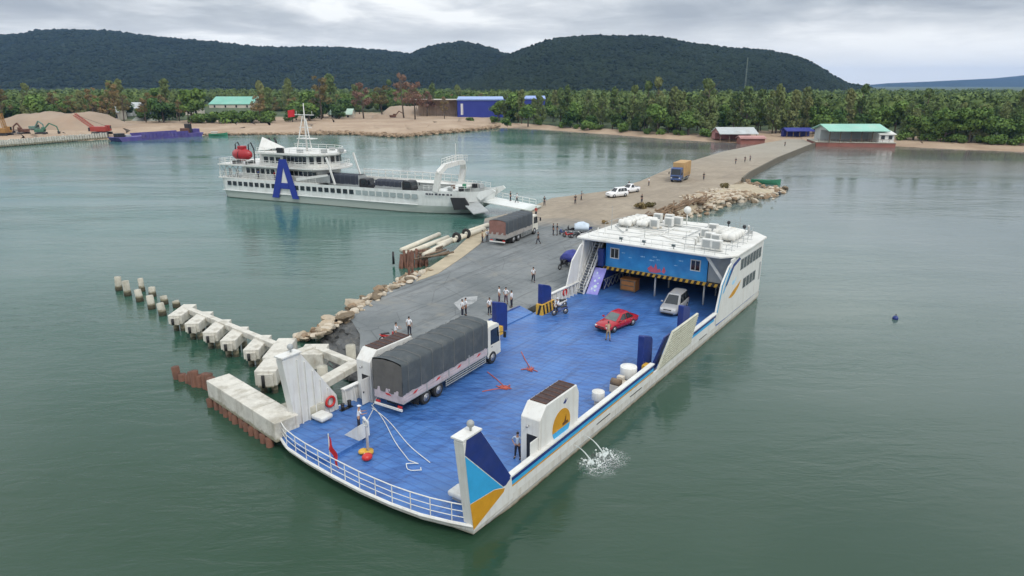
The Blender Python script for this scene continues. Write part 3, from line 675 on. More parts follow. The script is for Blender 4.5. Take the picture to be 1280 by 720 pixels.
# front wall, its two windows, hazard edge, small fish mark
mb = MB().box(hx0, hx0+.15, 2.35, 13.4, F2+.002, zr-.05); fw_ = mb.build('front_wall', WALLB, ferry)
for yc in (12.35, 3.55):
    fr = MB().box(hx0-.05, hx0-.001, yc-.52, yc+.52, F2+.95, F2+2.1).build('window', WHT, fw_)
    MB().box(hx0-.06, hx0-.051, yc-.42, yc+.42, F2+1.05, F2+2.0).build('pane', DGLASS, fr)
    MB().box(hx0-.075, hx0-.061, yc-.03, yc+.03, F2+1.05, F2+2.0).build('frame', WHT, fr)
mb = MB(); mb.box(hx0-.12, hx0-.001, .1, 13.6, F2-.34, F2); bm_ = mb.build('hazard_beam', YEL, fw_)
for i in range(23):
    y = .25 + i*.585
    MB().prism([(hx0-.121, y, F2-.002), (hx0-.121, y+.3, F2-.002), (hx0-.121, y+.45, F2-.338), (hx0-.121, y+.15, F2-.338)], (-.006, 0, 0)).build('hazard_stripe', BLK, bm_)
PINK = mat('coral_paint', (.60, .12, .17), .6, .1); PALEB = mat('pale_blue_paint', (.35, .6, .78), .6, .1)
fishm = [[(8.6, .5), (8.2, .9), (7.9, .62), (7.7, 1.25), (7.5, .55), (7.2, .7), (7.1, .3), (7.6, .12), (8.3, .12)], [(7.05, .35), (6.8, 1.0), (6.6, .5), (6.75, .18)]]
for q in fishm: MB().prism([(hx0-.004, y, F2+z*.9) for y, z in q], (-.008, 0, 0)).build('coral_mural', PINK, fw_)
for yc, zc_, s_ in ((9.2, 1.6, .5), (8.2, 1.35, .6), (7.5, 1.5, .4), (11.4, 1.7, .4), (10.6, 1.3, .35), (5.6, 1.2, .35), (5.1, 1.75, .5), (7.9, 1.75, .45)):
    MB().prism([(hx0-.004, yc+s_*a, F2+zc_+s_*b) for a, b in ((.5, 0), (.1, .16), (-.3, .04), (-.5, .2), (-.5, -.16), (-.3, -.02), (.1, -.14))], (-.008, 0, 0)).build('fish_mural', PALEB, fw_)
# side walls with windows and painted leaves
def sidewall(y, s):
    prof = [(34.9, 1.0), (35.0, 2.14), (36.0, 4.6), (37.7, 5.95), (38.4, 6.1), (38.4, zr-.02), (48.8, zr-.02), (48.8, .9), (38, .9)]
    mb = MB(); mb.prism([(x, y, z) for x, z in prof], (0, -s*.14, 0)); o = mb.build('side_wall', [WHT], ferry)
    # curved stern quarter
    pl = [(48.8, y), (50.7, y - s*1.5), (51.9, y - s*4.5), (52.3, 7.425)]
    mb = MB(); mb.loft([[(px_, py_, z) for px_, py_ in pl] for z in (.6, zr-.02)], False)
    mb.loft([[(px_-.14, py_-s*.05, z) for px_, py_ in pl] for z in (.6, zr-.02)], False)
    mb.build('stern_wall', WHT, ferry)
    yo = y + s*.002
    def win(x0, z0, w_, h):
        fr = MB().box(x0-.06, x0+w_+.06, *sorted((yo, yo+s*.02)), z0-.06, z0+h+.06).build('window', GREYP, o)
        MB().box(x0, x0+w_, *sorted((yo+s*.0205, yo+s*.03)), z0, z0+h).build('pane', DGLASS, fr)
    for i in range(7): win(41.3 + i*1.0, 4.85, .76, 1.0)
    for i in range(4): win(42.6 + i*1.08, 2.7, .82, .95)
    MB().box(48.0, 48.5, *sorted((yo, yo+s*.02)), 2.3, 4.2).build('door', GREYP, o)
    def leaf(pts, m, nm): MB().prism([(x, yo, z) for x, z in pts], (0, s*.008, 0)).build(nm, m, o)
    leaf([(38.3, 2.75), (39.4, 3.15), (41.9, 3.75), (41.2, 3.2), (40.2, 2.75), (39.2, 2.6)], ORNG, 'gold_leaf')
    leaf([(36.9, 4.1), (37.5, 4.2), (39.2, 5.6), (41.1, 6.0), (40.7, 6.25), (38.9, 5.95)], NAVY, 'navy_swoosh')
    leaf([(36.4, 3.6), (36.8, 3.7), (38.2, 5.2), (38.5, 5.7), (37.9, 5.4)], SKYB, 'sky_blue_swoosh')
    leaf([(38.9, 4.0), (39.3, 4.3), (39.7, 4.15), (40.2, 4.5), (39.9, 3.95), (39.4, 3.8)], PALEB, 'small_wave_mark')
    leaf([(35.2, 2.05), (35.4, 2.05), (36.4, 4.5), (38, 5.8), (37.8, 5.85), (36.1, 4.55)], SKYB, 'sky_blue_swoosh')
sidewall(Y0, -1); sidewall(Y1, 1)
# roof: thick rounded edge plate
rl = [(38.0, .6), (38.0, Y1+.6), (45, Y1+.4), (49.2, Y1+.2), (51.2, 13.9), (52.5, 10.6), (52.8, 7.4), (52.5, 4.2), (51.2, 1.0), (49.4, Y0-.1), (45, Y0-.18), (39.6, Y0-.18)]
mb = MB(); mb.loft([[(*p, z) for p in rl] for z in (zr, zr+.26)]); roof = mb.build('roof', ROOFW, ferry, .08)
ZR = zr + .262
mb = MB()
for x in np.arange(39.2, 52, 1.9): mb.box(x, x+.06, max(.2, (x-48)*1.0), Y1-.4-max(0, (x-48)*1.0), ZR-.002, ZR+.03)
mb.build('roof_seam', GREYP, roof)
# pillars under the house, diagonal brace, dark interior gear
for x, y in ((40.75, 7.95), (40.75, 2.75), (44.5, 7.95), (44.5, 2.75), (48.0, 7.95), (48, 2.75), (44.5, 12.6)):
    MB().tube([(x, y, D), (x, y, F2-.16)], .09, 10).build('pillar', WHT, ferry)
MB().box(39.9, 40.0, .05, 2.3, F2+.0, F2+.1).build('threshold', BLK, ferry)
MB().beam((39.6, .25, F2+.05), (38.9, 2.15, zr-.1), .2, .25).build('brace', WHT, ferry)
MB().box(40.15, 40.3, -.25, 2.3, F2, zr-.05).build('recess_wall', GREYP, ferry)
INT = mat('garage_interior', (.035, .04, .055), .7, .2)  # near-black puts the shade under the house into the wall colour
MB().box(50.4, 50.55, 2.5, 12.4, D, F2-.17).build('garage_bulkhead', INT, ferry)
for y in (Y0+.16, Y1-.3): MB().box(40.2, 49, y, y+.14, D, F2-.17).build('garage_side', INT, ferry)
# port stairs in two flights, with a banner panel beside
def stairs(x0, y0, z0, x1, y1, z1, wid, n):
    """flight centred on line, width along y"""
    st = MB()
    for i in range(n):
        f = (i+.5)/n; st.cb((x0+(x1-x0)*f, y0+(y1-y0)*f, z0+(z1-z0)*f), (.26, wid, .05))
    o = st.build('stairs', GREYP, ferry)
    for s in (-1, 1):
        a = (x0, y0+s*wid/2, z0); b = (x1, y1+s*wid/2, z1)
        MB().beam(a, b, .07, .22).build('stringer', WHT, o)
        mb = MB(); up_ = Vector((0, 0, .95)); mb.beam(Vector(a)+up_, Vector(b)+up_, .05)
        for k in range(5):
            q = Vector(a).lerp(Vector(b), k/4); mb.beam(q, q+up_, .04)
        mb.build('handrail', WHT, o)
stairs(37.0, 14.75, D, 38.9, 14.6, F2, .85, 10)
stairs(38.9, 14.6, F2, 40.8, 14.4, zr-.1, .85, 10)
MB().beam((36.9, 15.2, D+.1), (38.3, 15.2, zr-.1), .12, .25).build('stair_post', WHT, ferry)
MB().prism([(37.45, 14.25, D), (37.6, 13.0, D), (39.5, 13.0, 3.3), (39.35, 14.25, 3.3)], (.1, 0, -.06)).build('banner', LILAC, ferry)
for (f, g, s_) in ((.2, .3, .16), (.3, .62, .2), (.5, .4, .14), (.62, .7, .12), (.8, .35, .12), (.42, .75, .1), (.15, .7, .12)):
    x = 37.53 + 1.9*f; y = 14.25 - 1.2*g; z = D + 2.45*f
    MB().prism([(x+1.0*s_*a*.6 - .012, y+s_*b*1.2, z+1.29*s_*a*.6+.012) for a, b in ((-1, .2), (-.3, .9), (.5, .6), (1, -.1), (.2, -.8), (-.7, -.6))], (-.01, 0, .008)).build('banner_mark', mat('banner_pale', (.55, .68, .7), .6, .2), ferry)
MB().box(39.5, 40.0, 13.45, 14.1, F2+.002, zr-1.1).build('stair_screen', NAVY, ferry)
# dark blue lattice side screen behind the banner
mb = MB(); mb.prism([(39.6, 13.35, D), (45.5, 13.35, D), (45.5, 13.35, F2-.2), (40.2, 13.35, F2-.2)], (0, .08, 0)); scr = mb.build('side_screen', NAVY, ferry)
mb = MB()
for i in range(6): x = 39.7 + i; mb.beam((x, 13.3, D+.1), (x+1, 13.3, D+1.15), .06); mb.beam((x+1, 13.3, D+.1), (x, 13.3, D+1.15), .06)
mb.beam((39.6, 13.3, D+1.15), (45.6, 13.3, D+1.15), .07); mb.build('lattice', GREYP, scr)
# ------- roof gear (all bolted down: parts of the ferry)
def acbox(x, y, rz=0, w_=1.0, d=.5, h=.95):
    c, s_ = math.cos(rz), math.sin(rz)
    o = MB().cb((x, y, ZR+.12+h/2), (d, w_, h), rz).build('air_conditioner', WHT, roof, .03)
    mb = MB(); fx, fy = x - c*(d/2+.005), y - s_*(d/2+.005)
    mb.cb((fx, fy, ZR+.12+h*.52), (.02, w_*.72, h*.72), rz); mb.build('fan_grille', GREYP, o)
    MB().cb((x, y, ZR+.06), (d*.8, w_*.9, .12), rz).build('unit_foot', GREYP, o)
def raft(x, y, ax='y', L=1.35, r=.36):
    mb = MB(); pts = [(0, .55), (.04, .9), (.12, 1), (.47, 1), (.49, .9), (.51, .9), (.53, 1), (.88, 1), (.96, .9), (1, .55)]
    P_ = [((x, y-L/2+L*t, ZR+.5) if ax == 'y' else (x-L/2+L*t, y, ZR+.5)) for t, _ in pts]
    mb.tube(P_, [r*q for _, q in pts], 14); o = mb.build('life_raft', ROOFW, roof)
    mb = MB()
    for q in (.2, .8):
        p = (x, y-L/2+L*q, ZR) if ax == 'y' else (x-L/2+L*q, y, ZR)
        mb.cb((p[0], p[1], ZR+.12), (.7, .1, .24) if ax == 'y' else (.1, .7, .24))
    mb.build('cradle', GREYP, o)
for i in range(5): raft(45.4 + i*.95, 13.9 - .05*i, 'y', 1.5, .38)
for i in range(4): raft(46.0 + i*.9, 12.1, 'y', 1.3, .34)
for p in ((46.4, 10.8), (48.3, 9.9), (49.2, 9.2), (50.1, 10.6), (49.9, 11.9)): acbox(*p)
for i in range(4): raft(44.6 + i*.95, 2.0, 'y', 1.5, .38)
for i in range(3): raft(46.2 + i*.9, 3.5, 'y', 1.3, .34)
for p in ((39.9, 1.6), (40.0, 2.6), (42.6, 2.6), (43.1, 3.4), (44.7, 4.4), (47.6, 4.6)): acbox(*p)
for p in ((49.5, 1.9), (50.8, 4.0)): MB().tube([(*p, ZR), (*p, ZR+.6)], .06, 8).ball((*p, ZR+.75), .2).build('searchlight', BLK, roof)
for y in (10.9, 8.4, 5.3):
    o = MB().tube([(38.4, y, ZR), (38.4, y, ZR+.25)], .05, 8).cb((38.35, y, ZR+.36), (.22, .36, .26)).build('floodlight', GREYP, roof)
    MB().cb((38.235, y, ZR+.36), (.01, .3, .2)).build('lens', GLASSG, o)
MB().box(46.6, 47.6, 7.0, 8.6, ZR, ZR+.2).build('roof_hatch', WHT, roof, .03)
MB().tube([(50.3, 8.6, ZR), (50.3, 8.6, ZR+1.4)], .06, 8).ball((50.3, 8.6, ZR+1.75), .42, 14, 10).build('radome', WHT, roof)
for p, h in (((43.5, 14.6), 2.6), ((51.5, 6.5), 1.6), ((48.8, 2.2), 2.0), ((52.0, 8.0), 1.2), ((44, 8.2), 1.4), ((41.8, 5.4), 1.2), ((41.6, 9.8), 1.3)):
    MB().tube([(*p, ZR), (*p, ZR+h)], [.035, .015], 6).build('antenna', GREYP, roof)
for a, b in (((40.0, 3.9), (43.4, 8.9)), ((40.6, 11.2), (44.5, 8.8)), ((43.4, 8.9), (47.5, 8.9)), ((40, 1.0), (40, 6.5)), ((44.0, 4.5), (44.0, 11.5))):
    MB().tube([(*a, ZR+.09), (*b, ZR+.09)], .05, 6).build('conduit', WHT, roof)
rail('roof_railing', resample([(39.0, .4, ZR), (45, .3, ZR), (48.7, .6, ZR), (50.7, 2.4, ZR), (51.9, 4.8, ZR)], 1.6), .85, roof, GREYP, (1.0, .5), r=.02)
rail('roof_railing', resample([(42.5, 14.9, ZR), (45, 14.9, ZR), (48.7, 14.2, ZR), (50.7, 12.4, ZR)], 1.6), .85, roof, GREYP, (1.0, .5), r=.02)
rail('roof_railing', resample([(38.3, 1.2, ZR), (38.3, 4.2, ZR)], 1.0), .7, roof, GREYP, (1.0, .5), r=.02)
random.seed(5)
for i in range(16):
    x, y = [(random.uniform(43.5, 51), random.uniform(9.2, 13.8)), (random.uniform(41, 50.5), random.uniform(1.0, 5.2))][i % 2]; q = random.uniform(.25, .6)
    if i % 3: MB().cb((x, y, ZR+q*.4), (q, q*random.uniform(.8, 1.6), q*.8), random.uniform(0, .4)).build('roof_box', [WHT, GREYP, CREAM][i % 3], roof, .02)
    else: MB().tube([(x, y, ZR), (x, y, ZR+.55), (x-.2, y, ZR+.72), (x-.32, y, ZR+.62)], .11, 8).build('vent_cowl', WHT, roof)
for a, b in (((43, 6.2), (51, 6.2)), ((45.5, 9.0), (45.5, 15.0)), ((49.0, 1.2), (49.0, 9.0)), ((42, 12.4), (44.8, 14.8))): MB().tube([(*a, ZR+.12), (*b, ZR+.12)], .045, 6).build('conduit', GREYP, roof)
rail('roof_railing', resample([(38.3, 6.4, ZR), (38.3, 14.6, ZR)], 1.2), .7, roof, WHT, (1.0, .5), r=.018)
# ------- things on the fore deck that are fixed to it
def softbox(mb, c, d): return mb.cb(c, d)
o = MB().cb((2.3, 14.3, D+.22+.28), (.95, 1.1, .3)).build('mooring_box', WHT, ferry, .1); MB().cb((2.3, 14.3, D+.22+.07), (.6, .7, .14)).build('foot', GREYP, o)
o = MB().cb((.9, 1.55, D+.38), (.95, 1.1, .3)).build('mooring_box', WHT, ferry, .1); MB().cb((.9, 1.55, D+.12), (.6, .7, .24)).build('foot', GREYP, o)
MB().prism([(1.75, 10.25, D+.221), (1.75, 11.6, D+.221), (1.75, 10.25, D+1.25)], (.9, 0, 0)).build('fairlead_bracket', WHT, ferry, .02)
MB().torus((3.5, 14.82, 1.75), .34, .085, 'y').build('lifebuoy', RED, ferry)
MB().torus((34.5, 15.1, 1.55), .33, .08, 'y').build('lifebuoy', RED, ferry)
# white davit post at the bow with its base
o = MB().tube([(1.3, 9.0, D), (1.3, 9.0, 3.0), (1.15, 9.05, 3.3)], .085, 10).build('davit_post', WHT, ferry)
MB().cyl((1.3, 9.0, D), .32, .22, 14).build('post_base', YEL, o)
MB().torus((1.25, 9.0, 2.9), .2, .05, 'x', 14, 6).build('post_ring', ROPE, o)
# white deck tanks and capstan winch by the starboard bulwark
o = MB().cyl((19.5, .75, D+.45), .62, .85, 20).cyl((19.5, .75, D+1.3), .5, .08, 20, .25).build('water_tank', WHT, ferry, .03); MB().cyl((19.5, .75, D), .5, .45, 14).build('tank_stand', WOOD, o)
o = MB().cyl((14.8, .75, D+.5), .44, .6, 18).cyl((14.8, .75, D+1.1), .36, .06, 18, .2).build('water_tank', WHT, ferry, .03); MB().cyl((14.8, .75, D), .26, .5, 12).build('tank_stand', CREAM, o)
o = MB().cb((17.9, .75, D+.3), (1.3, .8, .6)).build('winch', CREAM, ferry, .04)
MB().cyl((17.5, .4, D+.75), .28, .7, 14, axis='y').build('winch_drum', WOOD, o); MB().cb((18.35, .8, D+.75), (.4, .5, .35)).build('motor', CREAM, o, .03)
for x, y in ((4.6, .15), (12.0, .2), (24.5, .3), (4.6, 14.6), (13.0, 14.7), (32.5, 14.6)):
    mb = MB()
    for q in (-.3, .3): mb.cyl((x+q, y, D), .12, .42, 10).cyl((x+q, y, D+.42), .15, .06, 10)
    mb.box(x-.5, x+.5, y-.15, y+.15, D, D+.04); mb.build('bollard', BLK, ferry)
# crowd of small fittings along the port bulwark
for i, x in enumerate((6.9, 11.3, 12.3, 13.6, 15.2)):
    MB().cb((x, 14.75, D+.25), (.5, .35, .5), .1*i).build('locker', [GREYP, BLK, YEL][i % 3], ferry, .03)
# ------------------------------------------------------------------ loose things on the deck
def fl(x, y, z=D): return fw(x, y, z)
def ropeline(name, pts, r, m, label, cat, group=None):
    mb = MB(); mb.tube(pts, r, 6); return tag(mb.build(name, m), label, cat, group)
mb = MB()
def sag(a, b, n, amp, z):
    out = []
    for i in range(n+1):
        f = i/n; x = a[0]+(b[0]-a[0])*f; y = a[1]+(b[1]-a[1])*f
        out.append(fl(x + amp*math.sin(f*7), y + amp*math.cos(f*5), z))
    return out
loop = [fl(1.7 + .3*math.cos(a) + .1*math.cos(3*a), 5.7 + .6*math.sin(a), D+.06) for a in np.linspace(0, 5.6, 16)]
mb.tube(sag((5.9, 13.4), (2.0, 6.4), 22, .12, D+.05) + loop, .028, 6); mb.tube(sag((5.6, 13.0), (2.5, 5.2), 22, .15, D+.05), .028, 6)
mb.tube([fl(7.2, 13.6, D+1.0), fl(6.4, 13.5, D+.4), fl(5.9, 13.4, D+.05)], .028, 6); mb.tube([fl(1.4, 9.0, D+1.9), fl(3.2, 11, D+.8), fl(5.6, 13.0, D+.05)], .03, 6)
tag(mb.build('mooring_rope', ROPE), 'long white mooring rope lying looped on the blue bow deck behind the parked truck', 'rope')
STRAP = mat('red_strap', (.42, .10, .07), .8, .2)
def strap(pts, lab, clump):
    mb = MB(); mb.tube([fl(x, y, D+.03) for x, y in pts], .035, 5)
    for i in range(5): mb.tube([fl(clump[0]+random.gauss(0, .22), clump[1]+random.gauss(0, .28), D+.05) for _ in range(4)], .035, 5)
    tag(mb.build('lashing_strap', STRAP), lab, 'strap', 'red lashing straps on the car deck')
strap([(19.9, 10.6), (18.6, 9.3), (17.6, 8.2), (17.1, 7.8)], 'red lashing strap lying on the blue deck ahead of the truck cab', (17.3, 7.95))
strap([(15.0, 10.4), (14.3, 9.0), (13.5, 7.6), (12.7, 8.2), (12.0, 8.6)], 'red lashing strap bent in a corner on the blue deck beside the truck', (13.5, 7.7))
o = empty('marker_buoy', fl(.75, 8.5), FA, 'red and yellow buoy lying at the foot of the white bow post', 'buoy')
MB().ball((0, 0, .22), (.34, .3, .22), 12, 8).build('float', RED, o); MB().ball((.35, .75, .17), (.3, .25, .17), 10, 6).build('float', YEL, o); MB().tube([(0, 0, .2), (.35, .75, .15)], .03, 5).build('line', ROPE, o)
# bow flag
o = empty('flag', fl(-1.35, 9.2, D), FA, 'red flag on a white staff at the bow railing', 'flag')
MB().tube([(0, 0, 0), (0, 0, 2.45)], .03, 6).build('staff', WHT, o)
mb = MB(); mb.smooth = True
mb.loft([[(.06*math.sin(z*5+k*1.3), -.02 - k*.09, 2.35 - z - k*.16) for k in range(8)] for z in np.linspace(0, .85, 6)], False); mb.build('cloth', FLAGR, o)
# brown crate in the garage mouth
o = empty('crate', fl(41.2, 11.0), FA, 'orange brown wooden crate standing in the dark mouth of the ferry garage', 'crate')
MB().cb((0, 0, .65), (1.1, 1.7, 1.2)).build('box', CRATE, o, .02)
mb = MB()
for z in (.12, .62, 1.15): mb.cb((-.565, 0, z), (.03, 1.75, .12))
for y in (-.8, .8): mb.cb((-.582, y, .65), (.03, .12, 1.25))
mb.build('batten', WOOD, o); MB().box(-.6, .6, -.9, .9, 1.26, 1.32).build('lid', CRATE, o); 
# discharge jets: two streams and foam
FOAM = mat('foam', (.55, .60, .58), .5, .1)
for x, lab in ((9.4, 'thin white water jet from the hull side left of its twin'), (10.8, 'thin white water jet from the hull side right of its twin')):
    pts = [fl(x, Y0-.05, .75) + (fl(x, Y0-1, 0)-fl(x, Y0, 0))*(t*1.3) + Vector((0, 0, -.8*t*t)) for t in np.linspace(0, 1, 8)]
    ropeline('water_jet', pts, [.016+.03*i/7 for i in range(8)], FOAM, lab, 'water jet', 'bilge water jets')
def foam_mat():
    m = bpy.data.materials.new('lacy_foam'); m.use_nodes = True; t = m.node_tree; b = t.nodes['Principled BSDF']; b.inputs['Base Color'].default_value = (.72, .76, .74, 1); b.inputs['Roughness'].default_value = .6
    tc = N(t, 'ShaderNodeTexCoord'); v = tc.outputs['Object']
    nz = N(t, 'ShaderNodeTexNoise'); nz.inputs['Scale'].default_value = 1.2; nz.inputs['Detail'].default_value = 4; t.links.new(v, nz.inputs['Vector'])
    vm = N(t, 'ShaderNodeVectorMath', operation='MULTIPLY_ADD'); t.links.new(nz.outputs['Color'], vm.inputs[0]); vm.inputs[1].default_value = (.9, .9, 0); t.links.new(v, vm.inputs[2])
    out = None
    for sc_, th in ((1.25, .075), (3.1, .085)):
        vo = N(t, 'ShaderNodeTexVoronoi', feature='DISTANCE_TO_EDGE'); vo.inputs['Scale'].default_value = sc_; t.links.new(vm.outputs[0], vo.inputs['Vector'])
        f = ramp(t, vo.outputs['Distance'], [(.0, 1.0), (th, 0.0)]); out = f if out is None else mth(t, 'MAXIMUM', out, mth(t, 'MULTIPLY', f, .75))
    sp = N(t, 'ShaderNodeVectorMath', operation='LENGTH'); t.links.new(v, sp.inputs[0])
    rad = ramp(t, mth(t, 'DIVIDE', sp.outputs['Value'], 3.0), [(.08, .9), (.4, .5), (.9, 0.0)])
    n2 = noise(t, v, .9, 5, .7); brk = ramp(t, n2, [(.36, 0.0), (.58, 1.0)])
    t.links.new(mth(t, 'MULTIPLY', mth(t, 'MULTIPLY', out, rad), brk), b.inputs['Alpha']); return m
FM = foam_mat()
for cx, cy, s_ in ((9.2, -2.3, .52), (10.5, -2.5, .48)):
    o = MB().slab([(2.9*math.cos(a)*1.05, 2.9*math.sin(a)*.9) for a in np.linspace(0, 6.28, 28, endpoint=False)], 0, .001).build('foam', FM); o.location = fl(cx, cy, .012 + .006*s_); o.rotation_euler.z = FA + s_; o.scale = (s_, s_, 1); tag(o, kind='stuff')
    mb = MB()
    for i in range(60):
        a = random.uniform(0, 6.28); r_ = abs(random.gauss(0, .3)); mb.ball(tuple(fl(cx + .1 + r_*math.cos(a), cy + .6 + r_*math.sin(a), .03)), (.07, .07, random.uniform(.04, .12)), 6, 4, .3)
    tag(mb.build('foam', FOAM), kind='stuff')
# ------------------------------------------------------------------ road vehicles (local x forward, z 0 = ground)
def wheel(parent, x, y, r, wd, side):
    o = MB().cyl((x, y-wd/2, r), r, wd, 18, axis='y').build('wheel', RUB, parent, .02)
    mb = MB().cyl((x, y+side*(wd/2+.001), r), r*.6, side*.015, 14, axis='y'); rm = mb.build('rim', RIM, o)
    MB().cyl((x, y+side*(wd/2+.016), r), r*.2, side*.02, 10, axis='y').build('hub', CHROME, rm)
def car(name, label, cat, m, L, W, H, kind, group=None):
    root = empty(name, (0, 0, 0), 0, label, cat, group)
    h = W/2; zb = .2; belt = .62*H if kind != 'mpv' else .56*H
    nose = .50*H if kind != 'suv' else .57*H; tail = .60*H if kind == 'sedan' else belt
    st = [(-L/2, .82, .38, tail-.16), (-L/2+.12, .93, .25, tail-.03), (-L*.36, 1, .2, tail+.02), (-L*.2, 1, .2, belt), (L*.12, 1, .2, belt), (L*.2, 1, .2, belt-.02), (L*.30, .99, .2, nose+.09), (L*.42, .95, .22, nose), (L/2-.1, .86, .27, nose-.12), (L/2, .70, .36, nose-.26)]
    mb = MB(); mb.smooth = True; rings = []
    for x, q, b0, t in st:
        w_ = h*q; md = (b0+t)/2
        half = [(.8*w_, b0), (.97*w_, b0+.1), (w_, md), (.96*w_, t-.07), (.80*w_, t)]
        rings.append([(x, -y, z) for y, z in half] + [(x, 0, t+.03)] + [(x, y, z) for y, z in reversed(half)])
    mb.loft(rings); body = mb.build('body', m, root)
    rf, rr_ = {'sedan': (L*.02, -L*.20), 'mpv': (L*.06, -L*.42), 'suv': (L*.05, -L*.40), 'pickup': (L*.05, -L*.10)}[kind]
    bf, br = {'sedan': (L*.22, -L*.37), 'mpv': (L*.27, -L*.49), 'suv': (L*.21, -L*.47), 'pickup': (L*.20, -L*.14)}[kind]
    wb, wr = .92*h, .70*h
    def ring(x, z, w_, zt): return [(x, -w_, z), (x, -w_*.98, z+(zt-z)*.0+.0), (x, 0, z+.02), (x, w_*.98, z), (x, w_, z)]
    g = MB(); g.smooth = False
    zbl = belt - .03
    bot = [(bf, wb*.93), (br, wb*.90)]
    # cabin: bottom outline to roof outline
    lo = [(bf, -wb*.86, zbl), (bf-.25, -wb, zbl), (br+.2, -wb, zbl), (br, -wb*.86, zbl), (br, wb*.86, zbl), (br+.2, wb, zbl), (bf-.25, wb, zbl), (bf, wb*.86, zbl)]
    hi = [(rf+.05, -wr*.85, H-.06), (rf-.1, -wr, H-.06), (rr_+.1, -wr, H-.06), (rr_-.05, -wr*.85, H-.06), (rr_-.05, wr*.85, H-.06), (rr_+.1, wr, H-.06), (rf-.1, wr, H-.06), (rf+.05, wr*.85, H-.06)]
    top = [(x*.92 + (rf+rr_)/2*.08, y*.82, H) for x, y, z in hi]
    g.loft([lo, hi, top]); cab = g.build('roof', m, root, .03)
    def quad(a, b, c, d, nm, mt=DGLASS, off=.012, sh=.06):
        P_ = [Vector(p) for p in (a, b, c, d)]; ce = sum(P_, Vector())/4
        n = (P_[1]-P_[0]).cross(P_[3]-P_[0]).normalized()
        if n.dot(ce - Vector(((rf+rr_)/2, 0, belt))) < 0: n = -n
        P_ = [ce + (p-ce)*(1-sh) + n*off*.3 for p in P_]
        return MB().prism(P_, n*off).build(nm, mt, root)
    quad(lo[0], lo[7], hi[7], hi[0], 'windscreen', GLASSG if kind == 'sedan' else DGLASS, sh=.08)
    quad(lo[3], lo[4], hi[4], hi[3], 'rear_window', sh=.1)
    for s in (1, -1):
        a, b, c, d = ((lo[1], lo[2], hi[2], hi[1]) if s < 0 else (lo[6], lo[5], hi[5], hi[6]))
        n = 3 if kind in ('mpv', 'suv') else 2 if kind == 'sedan' else 1
        for i in range(n):
            f0, f1 = i/n, (i+1)/n
            quad(Vector(a).lerp(Vector(b), f0), Vector(a).lerp(Vector(b), f1), Vector(d).lerp(Vector(c), f1), Vector(d).lerp(Vector(c), f0), 'side_window', sh=.10)
        MB().cb((bf-.32, s*(h+.08), belt+.08), (.16, .2, .14)).build('mirror', m, root, .03)
        MB().cb((L/2-.18, s*h*.62, nose-.17), (.22, .36, .13), -s*.35).build('headlight', mat('lamp_lens', (.6, .62, .62), .15, .05), root, .03)
        MB().cb((-L/2+.06, s*h*.72, tail-.18), (.1, .3, .16), s*.2).build('tail_light', RED, root, .02)
        for i in range(2): MB().cb((-.1 - i*.95, s*(h+.005), belt-.14), (.16, .02, .03)).build('door_handle', CHROME, root)
        for x in (-L*.295, L*.305): wheel(root, x, s*(h-.10), .32 if kind in ('sedan', 'mpv') else .37, .21, s)
    MB().cb((L/2-.035, 0, nose-.2), (.06, h*.85, .1)).build('grille', BLK, root)
    MB().cb((L/2-.03, 0, .36), (.1, h*1.3, .1)).build('bumper', BLK, root)
    MB().cb((-L/2+.0, 0, .5), (.03, .5, .12)).build('number_plate', mat('plate_white', (.6, .6, .6), .5), root)
    if kind == 'pickup':
        MB().box(-L/2+.15, -L*.15, -h*.8, h*.8, belt-.01, belt+.035).build('bed_cover', BLK, root)
    return root
o = car('red_car', 'dark red sedan facing the bow on the open blue car deck', 'car', REDCAR, 4.55, 1.8, 1.44, 'sedan'); o.location = fl(29.95, 6.95); o.rotation_euler.z = FA + R(169)
o = car('parked_car', 'silver people carrier parked half under the ferry house', 'car', SILV, 4.6, 1.78, 1.76, 'mpv'); o.location = fl(37.45, 4.45); o.rotation_euler.z = FA + R(185)
o = car('parked_car', 'white sport utility vehicle on the dirt causeway ahead of a white pickup', 'car', WCAR, 4.7, 1.85, 1.8, 'suv'); o.location = at(771, 246, QZ); o.rotation_euler.z = R(-147)
o = car('parked_car', 'white pickup on the dirt causeway behind the white sport utility vehicle', 'car', WCAR, 4.9, 1.8, 1.75, 'pickup'); o.location = at(787, 240.5, QZ); o.rotation_euler.z = R(-140)

